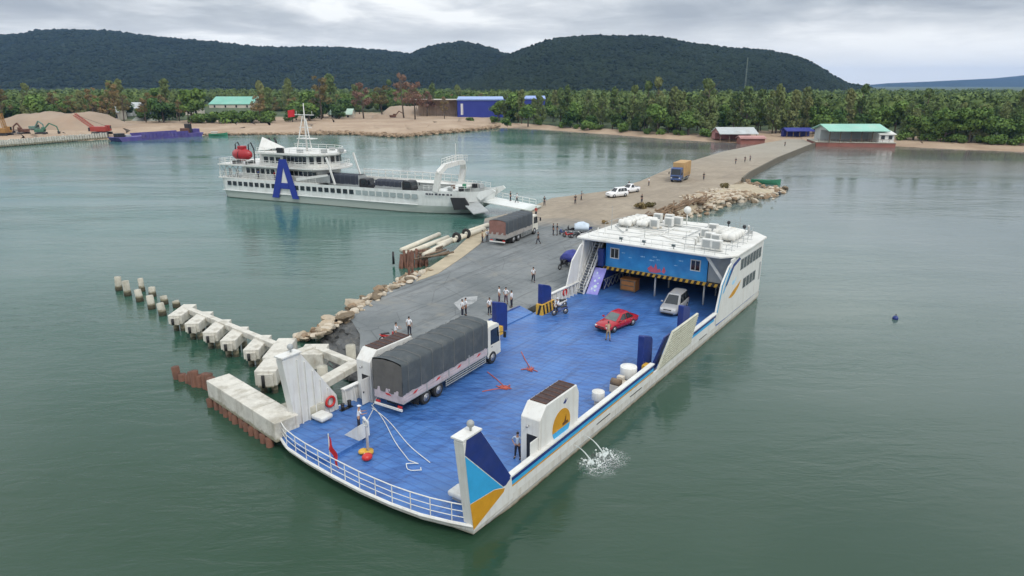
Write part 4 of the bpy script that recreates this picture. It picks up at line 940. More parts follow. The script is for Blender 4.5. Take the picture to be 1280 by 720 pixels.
def truck(label, L, cabm, side, tarp, rear, H=3.45, group=None, marks=True, box=None):
    root = empty('truck', (0, 0, 0), 0, label, 'truck', group)
    W = 2.5; h = W/2; bl = L - 2.05
    MB().box(.3, L-.5, -.45, .45, .62, .88).build('chassis', BLK, root)
    MB().box(.02, bl, -h+.02, h-.02, .95, 1.12).build('bed', GREYP, root)
    n = max(3, round(bl/2.35))
    for s in (1, -1):
        for i in range(n):
            x0 = bl*i/n + .04; x1 = bl*(i+1)/n - .04
            p = MB().box(x0, x1, *sorted((s*(h-.06), s*h)), 1.02, 1.78).build('side_panel', side, root, .01)
            mb = MB()
            for z in (1.16, 1.38, 1.6): mb.box(x0+.05, x1-.05, *sorted((s*h, s*(h+.02))), z, z+.05)
            mb.build('panel_rib', side, p)
            if marks:
                xm = (x0+x1)/2; MB().prism([(xm-.28, s*(h+.021), 1.33), (xm+.1, s*(h+.021), 1.36), (xm+.3, s*(h+.021), 1.52), (xm-.05, s*(h+.021), 1.5)], (0, s*.006, 0)).build('red_mark', RED, p)
            MB().box(x1, x1+.08, *sorted((s*(h-.05), s*(h+.03))), .95, 1.85).build('stake', GREYP, root)
    tg = MB().box(-.02, .04, -h+.02, h-.02, 1.0, 1.82).build('tailgate', side, root, .01)
    if marks: MB().prism([(-.021, -.3, 1.35), (-.021, .15, 1.38), (-.021, .3, 1.5), (-.021, -.1, 1.5)], (-.006, 0, 0)).build('red_mark', RED, tg)
    # canvas cover: ridged top, sagging between hoops
    if box is None:
        mb = MB(); mb.smooth = True; rings = []; ns = 30
        for i in range(ns+1):
            f = i/ns; x = -.03 + (bl+.02)*f; sg = .055*math.cos(f*2*math.pi*n*2) + random.uniform(-.02, .02)
            hh = H + sg; e = h + .03 + random.uniform(-.03, .03)
            rings.append([(x, -e, 1.62+random.uniform(-.04, .06)), (x, -e-.01, 2.3), (x, -e, H-.30), (x, -e+.05, H-.14+sg), (x, -.62, hh-.03), (x, 0, hh+.02), (x, .62, hh-.03), (x, e-.05, H-.14+sg), (x, e, H-.30), (x, e+.01, 2.3), (x, e, 1.62+random.uniform(-.04, .06))])
        mb.loft(rings, False); tp_ = mb.build('tarpaulin', tarp, root)
        for i in range(n*2):
            x = bl*(i+.5)/(n*2) + random.uniform(-.1, .1); q = h+.055; MB().tube([(x, -q, 1.6), (x, -q-.01, H-.3), (x+.03, -q+.06, H-.09), (x, 0, H+.06), (x-.03, q-.06, H-.09), (x, q+.01, H-.3), (x, q, 1.6)], .016, 4).build('tie_rope', mat('rope_grey', (.16, .16, .15), .8), tp_)
        e = h + .03; mb = MB(); mb.smooth = True
        mb.loft([[(-.03 - .05*math.sin(k*1.9+j)*(.3 if j > 3 else 1), y, z0 + (zt-z0)*j/5) for k, y in enumerate(np.linspace(-e, e, 12)) for z0, zt in [(1.55, H - .20*abs(y/e)**3 - .02)]] for j in range(6)], False)
        mb.build('rear_flap', rear, root)
        MB().box(bl-.04, bl, -h, h, 1.1, H-.05).build('headboard', GREYP, root)
    else:
        MB().box(.0, bl, -h, h, 1.12, H).build('cargo_box', box, root, .05)
        mb = MB()
        for i in range(9):
            for s in (1, -1): x = .2 + (bl-.4)*i/8; mb.box(x, x+.06, *sorted((s*h, s*(h+.03))), 1.15, H-.1)
        mb.build('box_rib', box, root)
    # cab
    x0, x1 = bl+.12, L
    ch = min(.42, max(0, H-3.45)); prof = [(x0, .75), (x0, 2.62+ch), (x0+.25, 2.78+ch), (x1-.5, 2.76+ch), (x1-.22, 2.6+ch), (x1-.06, 1.62), (x1, 1.45), (x1, .62), (x1-.1, .5), (x0+.2, .5)]
    cab = MB().prism([(x, -h+.08, z) for x, z in prof], (0, W-.16, 0)).build('cab', cabm, root, .06)
    a, b = Vector((x1-.215, 0, 2.52+ch)), Vector((x1-.075, 0, 1.66)); nrm = Vector((1, 0, .16)).normalized()
    MB().prism([a+Vector((0, -1.0, 0))+nrm*.01, a+Vector((0, 1.0, 0))+nrm*.01, b+Vector((0, 1.06, 0))+nrm*.01, b+Vector((0, -1.06, 0))+nrm*.01], nrm*.01).build('windscreen', DGLASS, cab)
    for s in (1, -1):
        y = s*(h-.079)
        MB().prism([(x0+.45, y, 1.6), (x1-.2, y, 1.58), (x1-.36, y, 2.5+ch*.8), (x0+.45, y, 2.5+ch*.8)], (0, s*.01, 0)).build('side_window', DGLASS, cab)
        d = MB().prism([(x0+.4, y, .9), (x1-.35, y, .9), (x1-.2, y, 1.52), (x0+.4, y, 1.55)], (0, s*.012, 0)).build('door', cabm, cab)
        MB().cb((x0+.6, y+s*.02, 1.42), (.16, .03, .05)).build('handle', BLK, d)
        m_ = MB().beam((x1-.25, y, 2.3), (x1+.12, y+s*.3, 2.3), .035).build('mirror_arm', BLK, root); MB().cb((x1+.12, y+s*.3, 2.05), (.08, .22, .5)).build('mirror', BLK, m_)
        MB().cb((x1+.005, s*.92, .98), (.04, .34, .2)).build('headlight', mat('lamp_lens', (.6, .62, .62), .15, .05), root, .02)
        for x, dbl in ((2.45, 1), (3.85, 1), (L-1.25, 0)):
            wheel(root, x, s*(h-.2), .5, .32, s)
            if dbl: MB().cyl((x, s*(h-.78)-.16, .5), .5, .32, 16, axis='y').build('inner_tyre', RUB, root)
        g = MB()
        for z in (.45, .62, .8): g.beam((4.7, s*(h-.06), z), (L-2.2, s*(h-.06), z), .04, .06)
        for x in (4.8, (L+2.6)/2, L-2.3): g.beam((x, s*(h-.06), .42), (x, s*(h-.06), .98), .04)
        g.build('side_guard', GREYP, root)
        MB().box(1.6, 1.63, *sorted((s*.5, s*(h-.05))), .25, .95).build('mud_flap', RUB, root)
        MB().cb((-.0, s*.95, .72), (.06, .35, .14)).build('tail_light', RED, root)
    MB().box(-.12, -.02, -h+.05, h-.05, .48, .62).build('rear_bumper', WHT, root)
    MB().cb((x1+.004, 0, 1.2), (.02, 1.5, .3)).build('grille', BLK, root); MB().cb((x1+.02, 0, .66), (.12, 2.25, .28)).build('front_bumper', cabm, root, .03)
    MB().cyl((6.0, .55, .62), .27, 1.1, 14, axis='x').build('fuel_tank', CHROME, root)
    return root
CABW = mat('cab_cream', (.62, .60, .52), .4, .05, dirt=(.35, .3, .22), damt=.3)
o = truck('long cream cabbed truck with dark grey tarpaulin and pinkish side boards on the blue deck', 12.1, CABW, SIDEP, TARP, TARPR, 3.88); o.location = fl(5.75, 11.65); o.rotation_euler.z = FA + R(3.5)
o = truck('tarpaulin covered truck with red brown tail on the grey apron near the bow ramp', 10.2, CABW, mat('side_grey', (.33, .31, .29), .6, .1, 2, dirt=(.2, .15, .12), damt=.5), mat('tarp_blue_grey', (.055, .065, .075), .75, .15, 1.2, bump=.4, bscale=5), mat('rear_red_brown', (.22, .11, .09), .7, .2, 1.5, dirt=(.3, .25, .22), damt=.5), 3.5, marks=False); o.location = at(622, 307, QZ); o.rotation_euler.z = R(62)
o = truck('truck with tall yellow brown box and blue cab driving along the dirt causeway', 8.6, mat('cab_blue', (.05, .09, .22), .4, .1), ORT, TARP, TARPR, 4.2, marks=False, box=ORT); o.location = at(856, 222.5, QZ); o.rotation_euler.z = R(-118)

def bike(label, m, group=None):
    root = empty('motorbike', (0, 0, 0), 0, label, 'motorbike', group)
    for x, nm in ((.62, 'front_wheel'), (-.62, 'rear_wheel')):
        w_ = MB().torus((x, 0, .29), .24, .05).build('wheel', RUB, root); MB().cyl((x, -.03, .29), .2, .06, 12, axis='y').build('rim', RIM, w_)
    MB().prism([(-.75, -.11, .62), (-.25, -.14, .52), (-.05, -.12, .36), (.25, -.10, .34), (.36, -.08, .5), (.42, -.06, .82), (.3, -.06, .86), (.22, -.1, .5), (-.1, -.14, .62), (-.6, -.12, .78), (-.85, -.09, .76)], (0, .24, 0)).build('body', m, root, .03)
    MB().cb((-.35, 0, .80), (.72, .26, .1)).build('seat', BLK, root, .03)
    MB().beam((.62, -.07, .29), (.4, -.07, .92), .04).beam((.62, .07, .29), (.4, .07, .92), .04).build('fork', CHROME, root)
    MB().tube([(.32, -.34, .99), (.4, -.1, .95), (.4, .1, .95), (.32, .34, .99)], .018, 6).build('handlebar', BLK, root)
    MB().ball((.46, 0, .86), (.09, .11, .09), 8, 6).build('headlight', mat('lamp_lens', (.6, .62, .62), .15, .05), root)
    MB().tube([(.1, -.12, .25), (-.75, -.18, .33)], .04, 8).build('exhaust', CHROME, root)
    MB().torus((.62, 0, .31), .29, .06).build('mudguard', m, root) if False else MB().prism([(.35, -.06, .56), (.62, -.06, .64), (.9, -.06, .46), (.88, -.06, .42), (.62, -.06, .6), (.37, -.06, .53)], (0, .12, 0)).build('mudguard', m, root)
    return root
BIKES = [mat('bike_red', (.4, .03, .03), .3), mat('bike_blue', (.03, .06, .2), .3), mat('bike_black', (.02, .02, .022), .3), mat('bike_white', (.6, .6, .6), .3)]
o = bike('dark motorbike with a rider on the blue deck beside the yellow black gate base', BIKES[1]); o.location = fl(29.9, 12.9); o.rotation_euler.z = FA + R(150)
o = bike('motorbike with pale leg shield parked against the port bulwark by the gate', BIKES[3]); o.location = fl(31.6, 13.9); o.rotation_euler.z = FA + R(165)
o = bike('red motorbike on the apron behind the long tarpaulin truck', BIKES[0]); o.location = at(487, 427, QZ); o.rotation_euler.z = R(25)
labs = ['leftmost motorbike of the cluster parked on the apron edge', 'red motorbike in the cluster parked before the white cart', 'black motorbike in the cluster between red one and white cart', 'white motorbike at the right end of the cluster on the apron', 'blue motorbike at the back right of the cluster near the house roof']
for i, (x, y) in enumerate(((703, 294), (710, 297), (718, 297.5), (727, 297), (735, 291))):
    o = bike(labs[i], BIKES[[1, 0, 2, 3, 1][i]]); o.location = at(x, y, QZ); o.rotation_euler.z = R(120 + 25*i)
def trike(label, tm, w_=1.25):
    root = empty('cargo_tricycle', (0, 0, 0), 0, label, 'tricycle')
    MB().torus((1.25, 0, .29), .24, .05).build('wheel', RUB, root)
    for s in (1, -1): MB().torus((-.7, s*.55, .3), .25, .06).build('wheel', RUB, root)
    MB().prism([(.1, -.12, .4), (1.0, -.1, .45), (1.1, -.08, .95), (.95, -.08, .95), (.85, -.1, .6), (.5, -.13, .8), (.1, -.13, .8)], (0, .26, 0)).build('body', BIKES[2], root, .02)
    MB().beam((1.25, 0, .3), (1.0, 0, 1.0), .06).tube([(.9, -.36, 1.05), (1.0, 0, 1.0), (.9, .36, 1.05)], .02, 6).build('handlebar', BLK, root)
    MB().box(-1.5, .1, -.65, .65, .45, .95).build('cargo_bed', GREYP, root, .02)
    mb = MB(); mb.smooth = True; rings = []
    for i in range(9):
        f = i/8; x = -1.6+1.8*f; q = .25*math.sin(f*math.pi)
        rings.append([(x+random.uniform(-.05, .05), y, z) for y, z in ((-.75, .62+random.uniform(-.1, .05)), (-.74, .95), (-.5, 1.2+q), (0, 1.3+q+random.uniform(-.08, .1)), (.5, 1.18+q), (.74, .95), (.75, .62))])
    mb.loft(rings, True, True); mb.build('cover', tm, root)
    return root
o = trike('three wheeled cargo cycle heaped under a dark blue tarpaulin on the apron', BLUET); o.location = at(709, 334, QZ); o.rotation_euler.z = R(-128); o.scale = (1.25,)*3
o = trike('white covered cargo cycle in the middle of the motorbike cluster', mat('tarp_white_blue', (.5, .58, .66), .6, .15, 1.5)); o.location = at(720, 292, QZ); o.rotation_euler.z = R(175); o.scale = (1.15,)*3

# ------------------------------------------------------------------ people
def skinmesh(name, verts, edges, rad, m, root=0, sub=1):
    me = bpy.data.meshes.new('tmp'); me.from_pydata(verts, edges, []); ob = bpy.data.objects.new('tmp', me); col.objects.link(ob)
    sk = ob.modifiers.new('s', 'SKIN'); sk.use_smooth_shade = True
    for i, r_ in enumerate(rad):
        d = me.skin_vertices[0].data[i]; d.radius = r_ if isinstance(r_, tuple) else (r_, r_); d.use_root = (i == root)
    sb = ob.modifiers.new('b', 'SUBSURF'); sb.levels = sub; sb.render_levels = sub
    dg = bpy.context.evaluated_depsgraph_get(); ev = ob.evaluated_get(dg)
    out = bpy.data.meshes.new_from_object(ev); out.name = name
    bpy.data.objects.remove(ob); out.materials.clear(); out.materials.append(m)
    for p in out.polygons: p.use_smooth = True
    return out
POSES = {
 # per side (left +y, right -y): knee, ankle, elbow, wrist as (x, z, y); trunk lean in x
 'stand':  dict(k=((.02, .48, .10), (.0, .48, .10)), a=((.0, .08, .12), (-.02, .08, .12)), e=((-.03, 1.13, .25), (-.02, 1.13, .25)), w=((.04, .88, .26), (.06, .88, .25)), lean=0),
 'walk':   dict(k=((.20, .50, .09), (-.02, .48, .09)), a=((.22, .08, .09), (-.30, .13, .09)), e=((-.16, 1.15, .23), (.10, 1.14, .23)), w=((-.12, .90, .25), (.24, .95, .2)), lean=.05),
 'akimbo': dict(k=((.02, .48, .13), (.0, .48, .13)), a=((.0, .08, .17), (-.02, .08, .17)), e=((-.06, 1.15, .38), (-.06, 1.15, .38)), w=((.06, .98, .2), (.06, .98, .2)), lean=0),
 'hold':   dict(k=((.05, .48, .12), (-.03, .48, .12)), a=((.06, .08, .14), (-.1, .08, .14)), e=((.16, 1.18, .22), (.14, 1.17, .22)), w=((.38, 1.22, .12), (.38, 1.14, .1)), lean=.06),
 'ride':   dict(k=((.34, .82, .2), (.34, .82, .2)), a=((.22, .42, .2), (.22, .42, .2)), e=((.22, 1.12, .28), (.22, 1.12, .28)), w=((.46, 1.02, .3), (.46, 1.02, .3)), lean=.12),
}
PCACHE = {}
def person_meshes(pose):
    if pose in PCACHE: return PCACHE[pose]
    P_ = POSES[pose]; ln = P_['lean']; V = []; E_ = []; Rd = []
    def v(p, r_, prev=None):
        V.append(p); Rd.append(r_)
        if prev is not None: E_.append((prev, len(V)-1))
        return len(V)-1
    pel = v((0, 0, .93), (.13, .105)); ab = v((ln*.4, 0, 1.08), (.12, .09), pel); ch = v((ln*.8, 0, 1.27), (.135, .10), ab); nk0 = v((ln, 0, 1.42), (.07, .065), ch)
    nk = v((ln+.01, 0, 1.49), .05, nk0); jaw = v((ln+.03, 0, 1.55), (.06, .07), nk); hd = v((ln+.015, 0, 1.635), (.078, .095), jaw); v((ln+.01, 0, 1.70), (.06, .07), hd)
    hips = []; arms = []
    for i, s in ((0, 1), (1, -1)):
        k, a, e, w_ = P_['k'][i], P_['a'][i], P_['e'][i], P_['w'][i]
        hp = v((0, s*.095, .88), .085, pel); kn = v((k[0], s*k[2], k[1]), .055, hp); an = v((a[0], s*a[2], a[1]), .038, kn); ft = v((a[0]+.13, s*(a[2]+.02), a[1]-.045), (.035, .03), an)
        sh = v((ln*.9, s*.185, 1.40), .052, nk0); el = v((e[0]+ln, s*e[2], e[1]), .04, sh); wr = v((w_[0]+ln, s*w_[2], w_[1]), .027, el)
        d = (Vector(V[wr])-Vector(V[el])).normalized(); pm = v(tuple(Vector(V[wr])+d*.07), (.035, .022), wr)
        hips.append((hp, kn, an)); arms.append((sh, el, wr, pm))
    body = skinmesh('body', V, E_, Rd, SKIN, pel)
    # fingers and thumb, nose: rooted in the palm / face
    mb = MB()
    for i, s in ((0, 1), (1, -1)):
        pm, wr, el = (Vector(V[arms[i][k]]) for k in (3, 2, 1)); d = (pm-wr).normalized(); sd = Vector((1, 0, 0)) - d*d.x
        sd = sd.normalized() if sd.length > .1 else Vector((0, 1, 0)); cu_ = d.cross(sd)
        for j, L in enumerate((.075, .085, .08, .062)):
            b = pm + sd*(.026 - .0175*j); mb.tube([b - d*.015, b + d*L*.5, b + d*L*.85 + cu_*s*.02], [.009, .0085, .006], 5)
        b = wr + d*.03 + sd*.028; mb.tube([b, b + sd*.03 + d*.025, b + sd*.035 + d*.055], [.010, .009, .007], 5)
    mb.tube([(ln+.095, 0, 1.645), (ln+.125, 0, 1.61)], [.008, .016], 6)
    for s in (1, -1): mb.ball((ln+.0, s*.078, 1.63), (.02, .012, .03), 6, 4)
    bm = bmesh.new(); bm.from_mesh(body); t_ = mb.mesh('t', SKIN); bm.from_mesh(t_); bm.to_mesh(body); bm.free()
    for p in body.polygons: p.use_smooth = True
    def sub(idx, edges, rads, m, r0): 
        return skinmesh('c', [V[i] for i in idx], edges, rads, m, r0)
    shv = [V[pel], V[ab], V[ch], V[nk0]]; she = [(0, 1), (1, 2), (2, 3)]; shr = [(.145, .12), (.14, .11), (.152, .118), (.082, .078)]
    for i in (0, 1):
        sh, el = Vector(V[arms[i][0]]), Vector(V[arms[i][1]]); n = len(shv); shv += [tuple(sh), tuple(sh.lerp(el, .82))]; she += [(3, n), (n, n+1)]; shr += [.068, .062]
    shirt = skinmesh('shirt', shv, she, shr, SHIRTS['white'], 0)
    tv = [(V[pel][0], 0, .97), V[pel]]; te = [(0, 1)]; tr = [(.148, .122), (.148, .122)]
    for i in (0, 1):
        hp, kn, an = (Vector(V[j]) for j in hips[i]); n = len(tv); tv += [tuple(hp), tuple(kn), tuple(kn.lerp(an, .92))]; te += [(1, n), (n, n+1), (n+1, n+2)]; tr += [.105, .075, .062]
    trou = skinmesh('trousers', tv, te, tr, TROUS['navy'], 1)
    mb = MB(); mb.smooth = True; mb.ball((ln+.0, 0, 1.675), (.102, .085, .075), 12, 8); hair = mb.mesh('hair', HAIR)
    mb = MB(); mb.ball((ln+.01, 0, 1.69), (.115, .1, .07), 12, 8).cb((ln+.12, 0, 1.68), (.1, .14, .015)); cap = mb.mesh('cap', SHIRTS['white'])
    mb = MB()
    for i, s in ((0, 1), (1, -1)): an = Vector(V[hips[i][2]]); mb.ball((an.x+.06, an.y+s*.01, an.z-.04), (.14, .055, .05), 8, 6)
    shoes = mb.mesh('shoes', BLK)
    mb = MB()
    for s in (1, -1): mb.ball((ln+.092, s*.03, 1.645), (.008, .013, .008), 6, 4)
    eyes = mb.mesh('eyes', HAIR)
    PCACHE[pose] = dict(body=body, shirt=shirt, trousers=trou, hair=hair, cap=cap, shoes=shoes, eyes=eyes); return PCACHE[pose]
def withmat(key, me, m):
    k = (me.name, m.name)
    if k not in PCACHE:
        c = me.copy(); c.materials.clear(); c.materials.append(m); PCACHE[k] = c
    return PCACHE[k]
def person(loc, yaw_, pose, shirt, trou, label, head='hair', group=None, sc=1.0):
    P_ = person_meshes(pose); root = empty('person', loc, yaw_, label, 'person', group)
    root.scale = (sc,)*3
    for k in ('body', 'shirt', 'trousers', 'shoes', 'eyes', head):
        me = P_[k]
        if k == 'shirt': me = withmat(k, me, SHIRTS[shirt])
        if k == 'trousers': me = withmat(k, me, TROUS[trou])
        o = bpy.data.objects.new(k, me); col.objects.link(o); o.parent = root
    return root
W_, Q_ = lambda x, y: at(x, y, D), lambda x, y: at(x, y, QZ)
person(W_(449, 537.5), R(20), 'hold', 'white', 'navy', 'man in white shirt and cap holding the rope by the white bow post', 'cap')
person(W_(647, 573), R(-110), 'akimbo', 'pale', 'navy', 'man in pale shirt with hands on hips beside the housing with the round emblem')
person(W_(760, 425.5), R(100), 'hold', 'tan', 'tan', 'person in sand coloured clothes at the front wing of the red car')
person(fl(29.75, 12.98), FA + R(150), 'ride', 'white', 'navy', 'rider in white shirt and helmet on the dark motorbike on deck', 'cap').location.z = D + .02
person(Q_(612, 393.5), R(-60), 'stand', 'white', 'navy', 'man in white shirt and dark trousers beside the forward blue gate post')
person(Q_(624, 378.5), R(-10), 'stand', 'white', 'plum', 'leftmost person in white of the trio talking on the apron by the ferry ramp')
person(Q_(632.5, 379.5), R(-120), 'akimbo', 'white', 'plum', 'person in white facing the other two of the trio by the ferry ramp')
person(Q_(639.5, 384), R(160), 'stand', 'white', 'navy', 'rightmost person of the trio, nearest to the striped gate base')
person(Q_(666.5, 352.5), R(-80), 'walk', 'white', 'navy', 'man in white shirt walking alone in the middle of the grey apron')
person(Q_(512, 419), R(80), 'stand', 'white', 'navy', 'man in white shirt alone on the apron behind the tarpaulin truck', sc=1.0)
person(Q_(495, 427), R(30), 'hold', 'white', 'grey', 'person in white beside the red motorbike on the apron')
person(Q_(578, 396), R(30), 'stand', 'white', 'navy', 'left one of two people in white standing by the pale cement spill')
person(Q_(582.5, 394), R(200), 'stand', 'white', 'navy', 'right one of two people in white standing by the pale cement spill')
person(Q_(673, 305), R(150), 'walk', 'dark', 'navy', 'person in dark clothes walking away from the parked tarpaulin truck')
person(Q_(667, 291), R(160), 'hold', 'white', 'navy', 'person in white leaning at the cab of the apron truck')
person(Q_(665.5, 281), R(-90), 'stand', 'white', 'grey', 'person in white on the apron just past the apron truck')
person(Q_(670, 271), R(-100), 'walk', 'red', 'navy', 'person in red shirt on the apron at the foot of the passenger ferry ramp')
person(Q_(603, 303), R(20), 'stand', 'tan', 'navy', 'person in tan shirt behind the tailgate of the apron truck')
person(Q_(609, 302), R(120), 'stand', 'white', 'grey', 'person in white at the tailgate corner of the apron truck')
person(Q_(691.5, 294), R(10), 'stand', 'dark', 'navy', 'left one of two people in dark clothes beside the motorbike cluster')
person(Q_(696.5, 294), R(170), 'akimbo', 'dark', 'grey', 'right one of two people in dark clothes beside the motorbike cluster')
person(Q_(680.5, 257), R(-90), 'stand', 'dark', 'navy', 'person in black standing at the pier edge next to the passenger ferry ramp')
person(Q_(719, 255), R(-70), 'stand', 'dark', 'navy', 'person in black near the left edge of the dirt causeway before the white cars')
person(Q_(726.5, 250), R(0), 'hold', 'grey', 'navy', 'person in grey bending near the left edge of the dirt causeway')
person(Q_(786, 236.5), R(-60), 'stand', 'dark', 'navy', 'person standing behind the white cars on the causeway')
person(Q_(802, 254), R(-60), 'stand', 'dark', 'navy', 'person in black beside the rock heap on the right of the causeway')
person(Q_(879.5, 225), R(-110), 'walk', 'dark', 'navy', 'person in black walking beside the yellow brown box truck')
person(Q_(895, 213.0) if False else Q_(919.5, 205), R(-120), 'walk', 'dark', 'grey', 'nearest of three walkers on the far causeway')
person(Q_(931, 203), R(-120), 'walk', 'dark', 'navy', 'middle one of three walkers on the far causeway')
person(Q_(937.5, 201.5), R(-120), 'walk', 'grey', 'navy', 'last of three walkers on the far causeway')
person(Q_(981, 183), R(-120), 'walk', 'dark', 'navy', 'lone walker at the landward end of the causeway')
person(Q_(811, 232), R(150), 'stand', 'white', 'navy', 'person in white at the causeway edge before the yellow brown box truck')
# ------------------------------------------------------------------ the passenger ferry at the far side (local x from stern to bow, y away from the camera)
G0 = at(275, 246, 0); G1 = at(560, 270, 0); GA = yaw(G0, G1)
f2 = empty('ferry', G0, GA, 'white passenger ferry with big blue letter A on its side and red lifeboat', 'ferry')
BM = 11.2; DK = 3.95
outl = [(0, 1.2), (.0, BM-1.2), (1.5, BM-.2), (6, BM), (44, BM), (51, BM-1.0), (56.5, BM-2.6), (59, BM-3.4), (59, 3.4), (56.5, 2.6-.6), (51, .7), (44, 0), (6, 0), (1.5, .2)]
HULLG = mat('hull_grey_white', (.66, .68, .66), .5, .06, .6, dirt=(.40, .41, .37), damt=.45, dscale=.5, streak=True, band=((1.42, (.40, .44, .40)), (.14, (.06, .07, .055)), .12))
mb = MB(); rings = []
for z, k in ((DK, 0), (2.1, .12), (1.5, .2), (.25, .6), (-1.0, 1)):
    r_ = []
    for x, y in outl:
        q = max(0, (x-40)/19); r_.append((x - k*q*5.0 + (k*.8 if x < 3 else 0), BM/2 + (y-BM/2)*(1-.05*k-.10*k*q), z + (0 if z < DK else q*.25)))
    rings.append(r_)
mb.loft(rings, True, False); mb.build('hull', HULLG, f2)
mb = MB(); mb.poly([(x, BM/2+(y-BM/2)*.96, 2.3) for x, y in outl]); mb.build('car_deck', GREYP, f2)
mb = MB(); mb.tube([(x, y-.03, 1.55) for x, y in ((1, .12), (6, -.06), (44, -.05), (47, .2))], .10, 6); mb.build('rubbing_strake', HULLG, f2)
# side gallery wall from the hull edge up to promenade level, with its long row of window openings
def owin(x, z, w_, h, y=-.02, m=DGLASS, parent=None, ny=-1):
    MB().box(x, x+w_, *sorted((y, y+ny*.04)), z, z+h).build('window', m, parent or f2)
for i in range(22): owin(2.6 + i*1.42, 2.62 - .0*i, .95, .82, -.03)
OPENW = mat('opening_pale', (.30, .35, .35), .6, .1)
for i in range(9): owin(33.9 + i*1.5, 2.62, 1.15, .80, -.03 + (max(0, i-7))*.06, OPENW)
# deck house levels
def lvl(x0, x1, y0, y1, z0, z1, name, m=WHT, rnd=0):
    pts = [(x0, y0), (x1-rnd, y0)]
    if rnd: pts += [(x1-rnd + rnd*math.sin(a), (y0+y1)/2 - (y1-y0)/2*math.cos(a)) for a in np.linspace(.25, math.pi-.25, 8)]
    else: pts += [(x1, y0), (x1, y1)]
    if rnd: pts += [(x1-rnd, y1)]
    else: pass
    pts += [(x0, y1)]
    return MB().slab(pts, z0, z1).build(name, m, f2), pts
P1, _ = lvl(.2, 25.0, .05, BM-.05, DK-.02, DK+.2, 'promenade_deck', WHT)
H1, _ = lvl(5.5, 25.0, 1.4, BM-1.4, DK+.2, 6.55, 'saloon', WHT, 2.5)
R1, _ = lvl(.6, 27.8, -.1, BM+.1, 6.55, 6.85, 'boat_deck', WHT, 4.5)
H2, _ = lvl(11.0, 25.4, 1.2, BM-1.2, 6.85, 9.15, 'bridge', WHT, 3.6)
R2, _ = lvl(10.6, 26.6, -.05, BM+.05, 9.15, 9.5, 'bridge_roof', WHT, 4.8)
for i in range(6): owin(6.6 + i*1.25, 5.1, .85, .95, 1.38, DGLASS, H1)
for i in range(6): owin(17.6 + i*1.1, 5.15, .9, .85, 1.38, DGLASS, H1)
for i in range(3): owin(11.6 + i*1.5, 7.4, 1.05, 1.1, 1.18, DGLASS, H2)
for i in range(6): owin(16.4 + i*.95, 7.5, .8, 1.3, 1.18, DGLASS, H2)
for a in np.linspace(.35, math.pi-.35, 8):
    def on(a, dz, r_=3.6, x1=25.4): return (x1-r_ + (r_+.03)*math.sin(a), BM/2 - (BM-2.4)/2*math.cos(a)*1.005, dz)
    p, q = on(a-.11, 0), on(a+.11, 0)
    MB().prism([(p[0], p[1], 7.5), (q[0], q[1], 7.5), (q[0], q[1], 8.8), (p[0], p[1], 8.8)], (.03*math.sin(a), -.03*math.cos(a), 0)).build('window', DGLASS, H2)
# promenade rails, stanchions, slanting screen and diagonal bulwark
def rail2(pts, z, h, d=1.5, parent=f2, lv=(1, .66, .33)): return rail('railing', resample([(x, y, z) for x, y in pts], d), h, parent, WHT, lv, r=.04)
rail2([(.4, .25), (16, .08), (24.8, .08)], DK+.2, 1.05)
rail2([(.4, .3), (.4, BM-.3)], DK+.2, 1.05)
rail2([(1, .0), (22.8, .0), (26.3, 2.2), (27.5, BM/2), (26.3, BM-2.2), (22.8, BM), (1, BM), (1, 0)], 6.85, 1.0)
rail2([(11, .1), (21.6, .1), (25.2, 2.4), (26.3, BM/2), (25.2, BM-2.4), (21.6, BM-.1), (11, BM-.1)], 9.5, .8, 2.0, f2, (1, .5))
mb = MB()
for x in (.6, 2.2, 3.8, 5.3, 7.4, 10, 12.6, 15): mb.tube([(x, .3, DK+.2), (x, .3, 6.55)], .07, 6)
mb.build('stanchion', WHT, f2)
mb = MB()
for x in (1.0, 2.6, 4.2): mb.beam((x, .32, DK+.25), (x+1.5, .32, 6.5), .09); mb.beam((x+1.5, .32, DK+.25), (x, .32, 6.5), .09)
mb.build('brace', GREYP, f2)
MB().prism([(20.2, -.02, 4.3), (27.6, -.02, 5.6), (27.6, -.02, 5.95), (20.2, -.02, 4.9)], (0, .2, 0)).build('sloping_bulwark', WHT, f2)
MB().prism([(22, .9, 4.2), (27.4, .9, 4.2), (27.4, .9, 5.7), (22, .9, 4.8)], (0, .1, 0)).build('shade_panel', GREYP, f2)
MB().beam((27.2, .6, 9.0), (28.8, .6, DK+.1), .28).build('bridge_strut', WHT, f2); MB().beam((26.0, BM-.6, 9.0), (27.6, BM-.6, DK+.1), .28).build('bridge_strut', WHT, f2)
# big blue letter A with pale back plate
ya = -.12
AP = [[(14.1, .85), (16.65, 8.35), (18.25, 8.35), (20.6, .85), (19.1, .85), (17.45, 6.6), (15.75, .85)], [(16.35, 2.55), (18.4, 2.55), (18.1, 3.55), (16.65, 3.55)]]
MB().prism([(15.4, ya, 3.6), (19.3, ya, 3.6), (18.2, ya, 8.0), (16.7, ya, 8.0)], (0, .1, 0)).build('letter_backing', WHT, f2)
a_ = MB()
def pr_(mb, poly, y, d): mb.prism([(x, y, z) for x, z in poly], (0, d, 0))
pr_(a_, [(14.1, .85), (15.75, .85), (17.45, 6.9), (17.45, 8.35), (16.65, 8.35)], ya-.002, -.14); pr_(a_, [(17.455, 6.9), (19.1, .85), (20.6, .85), (18.25, 8.35), (17.455, 8.35)], ya-.002, -.14); pr_(a_, [(16.3, 2.7), (18.5, 2.7), (18.2, 3.8), (16.6, 3.8)], ya-.002, -.137)
a_.build('letter', LETTER, f2)
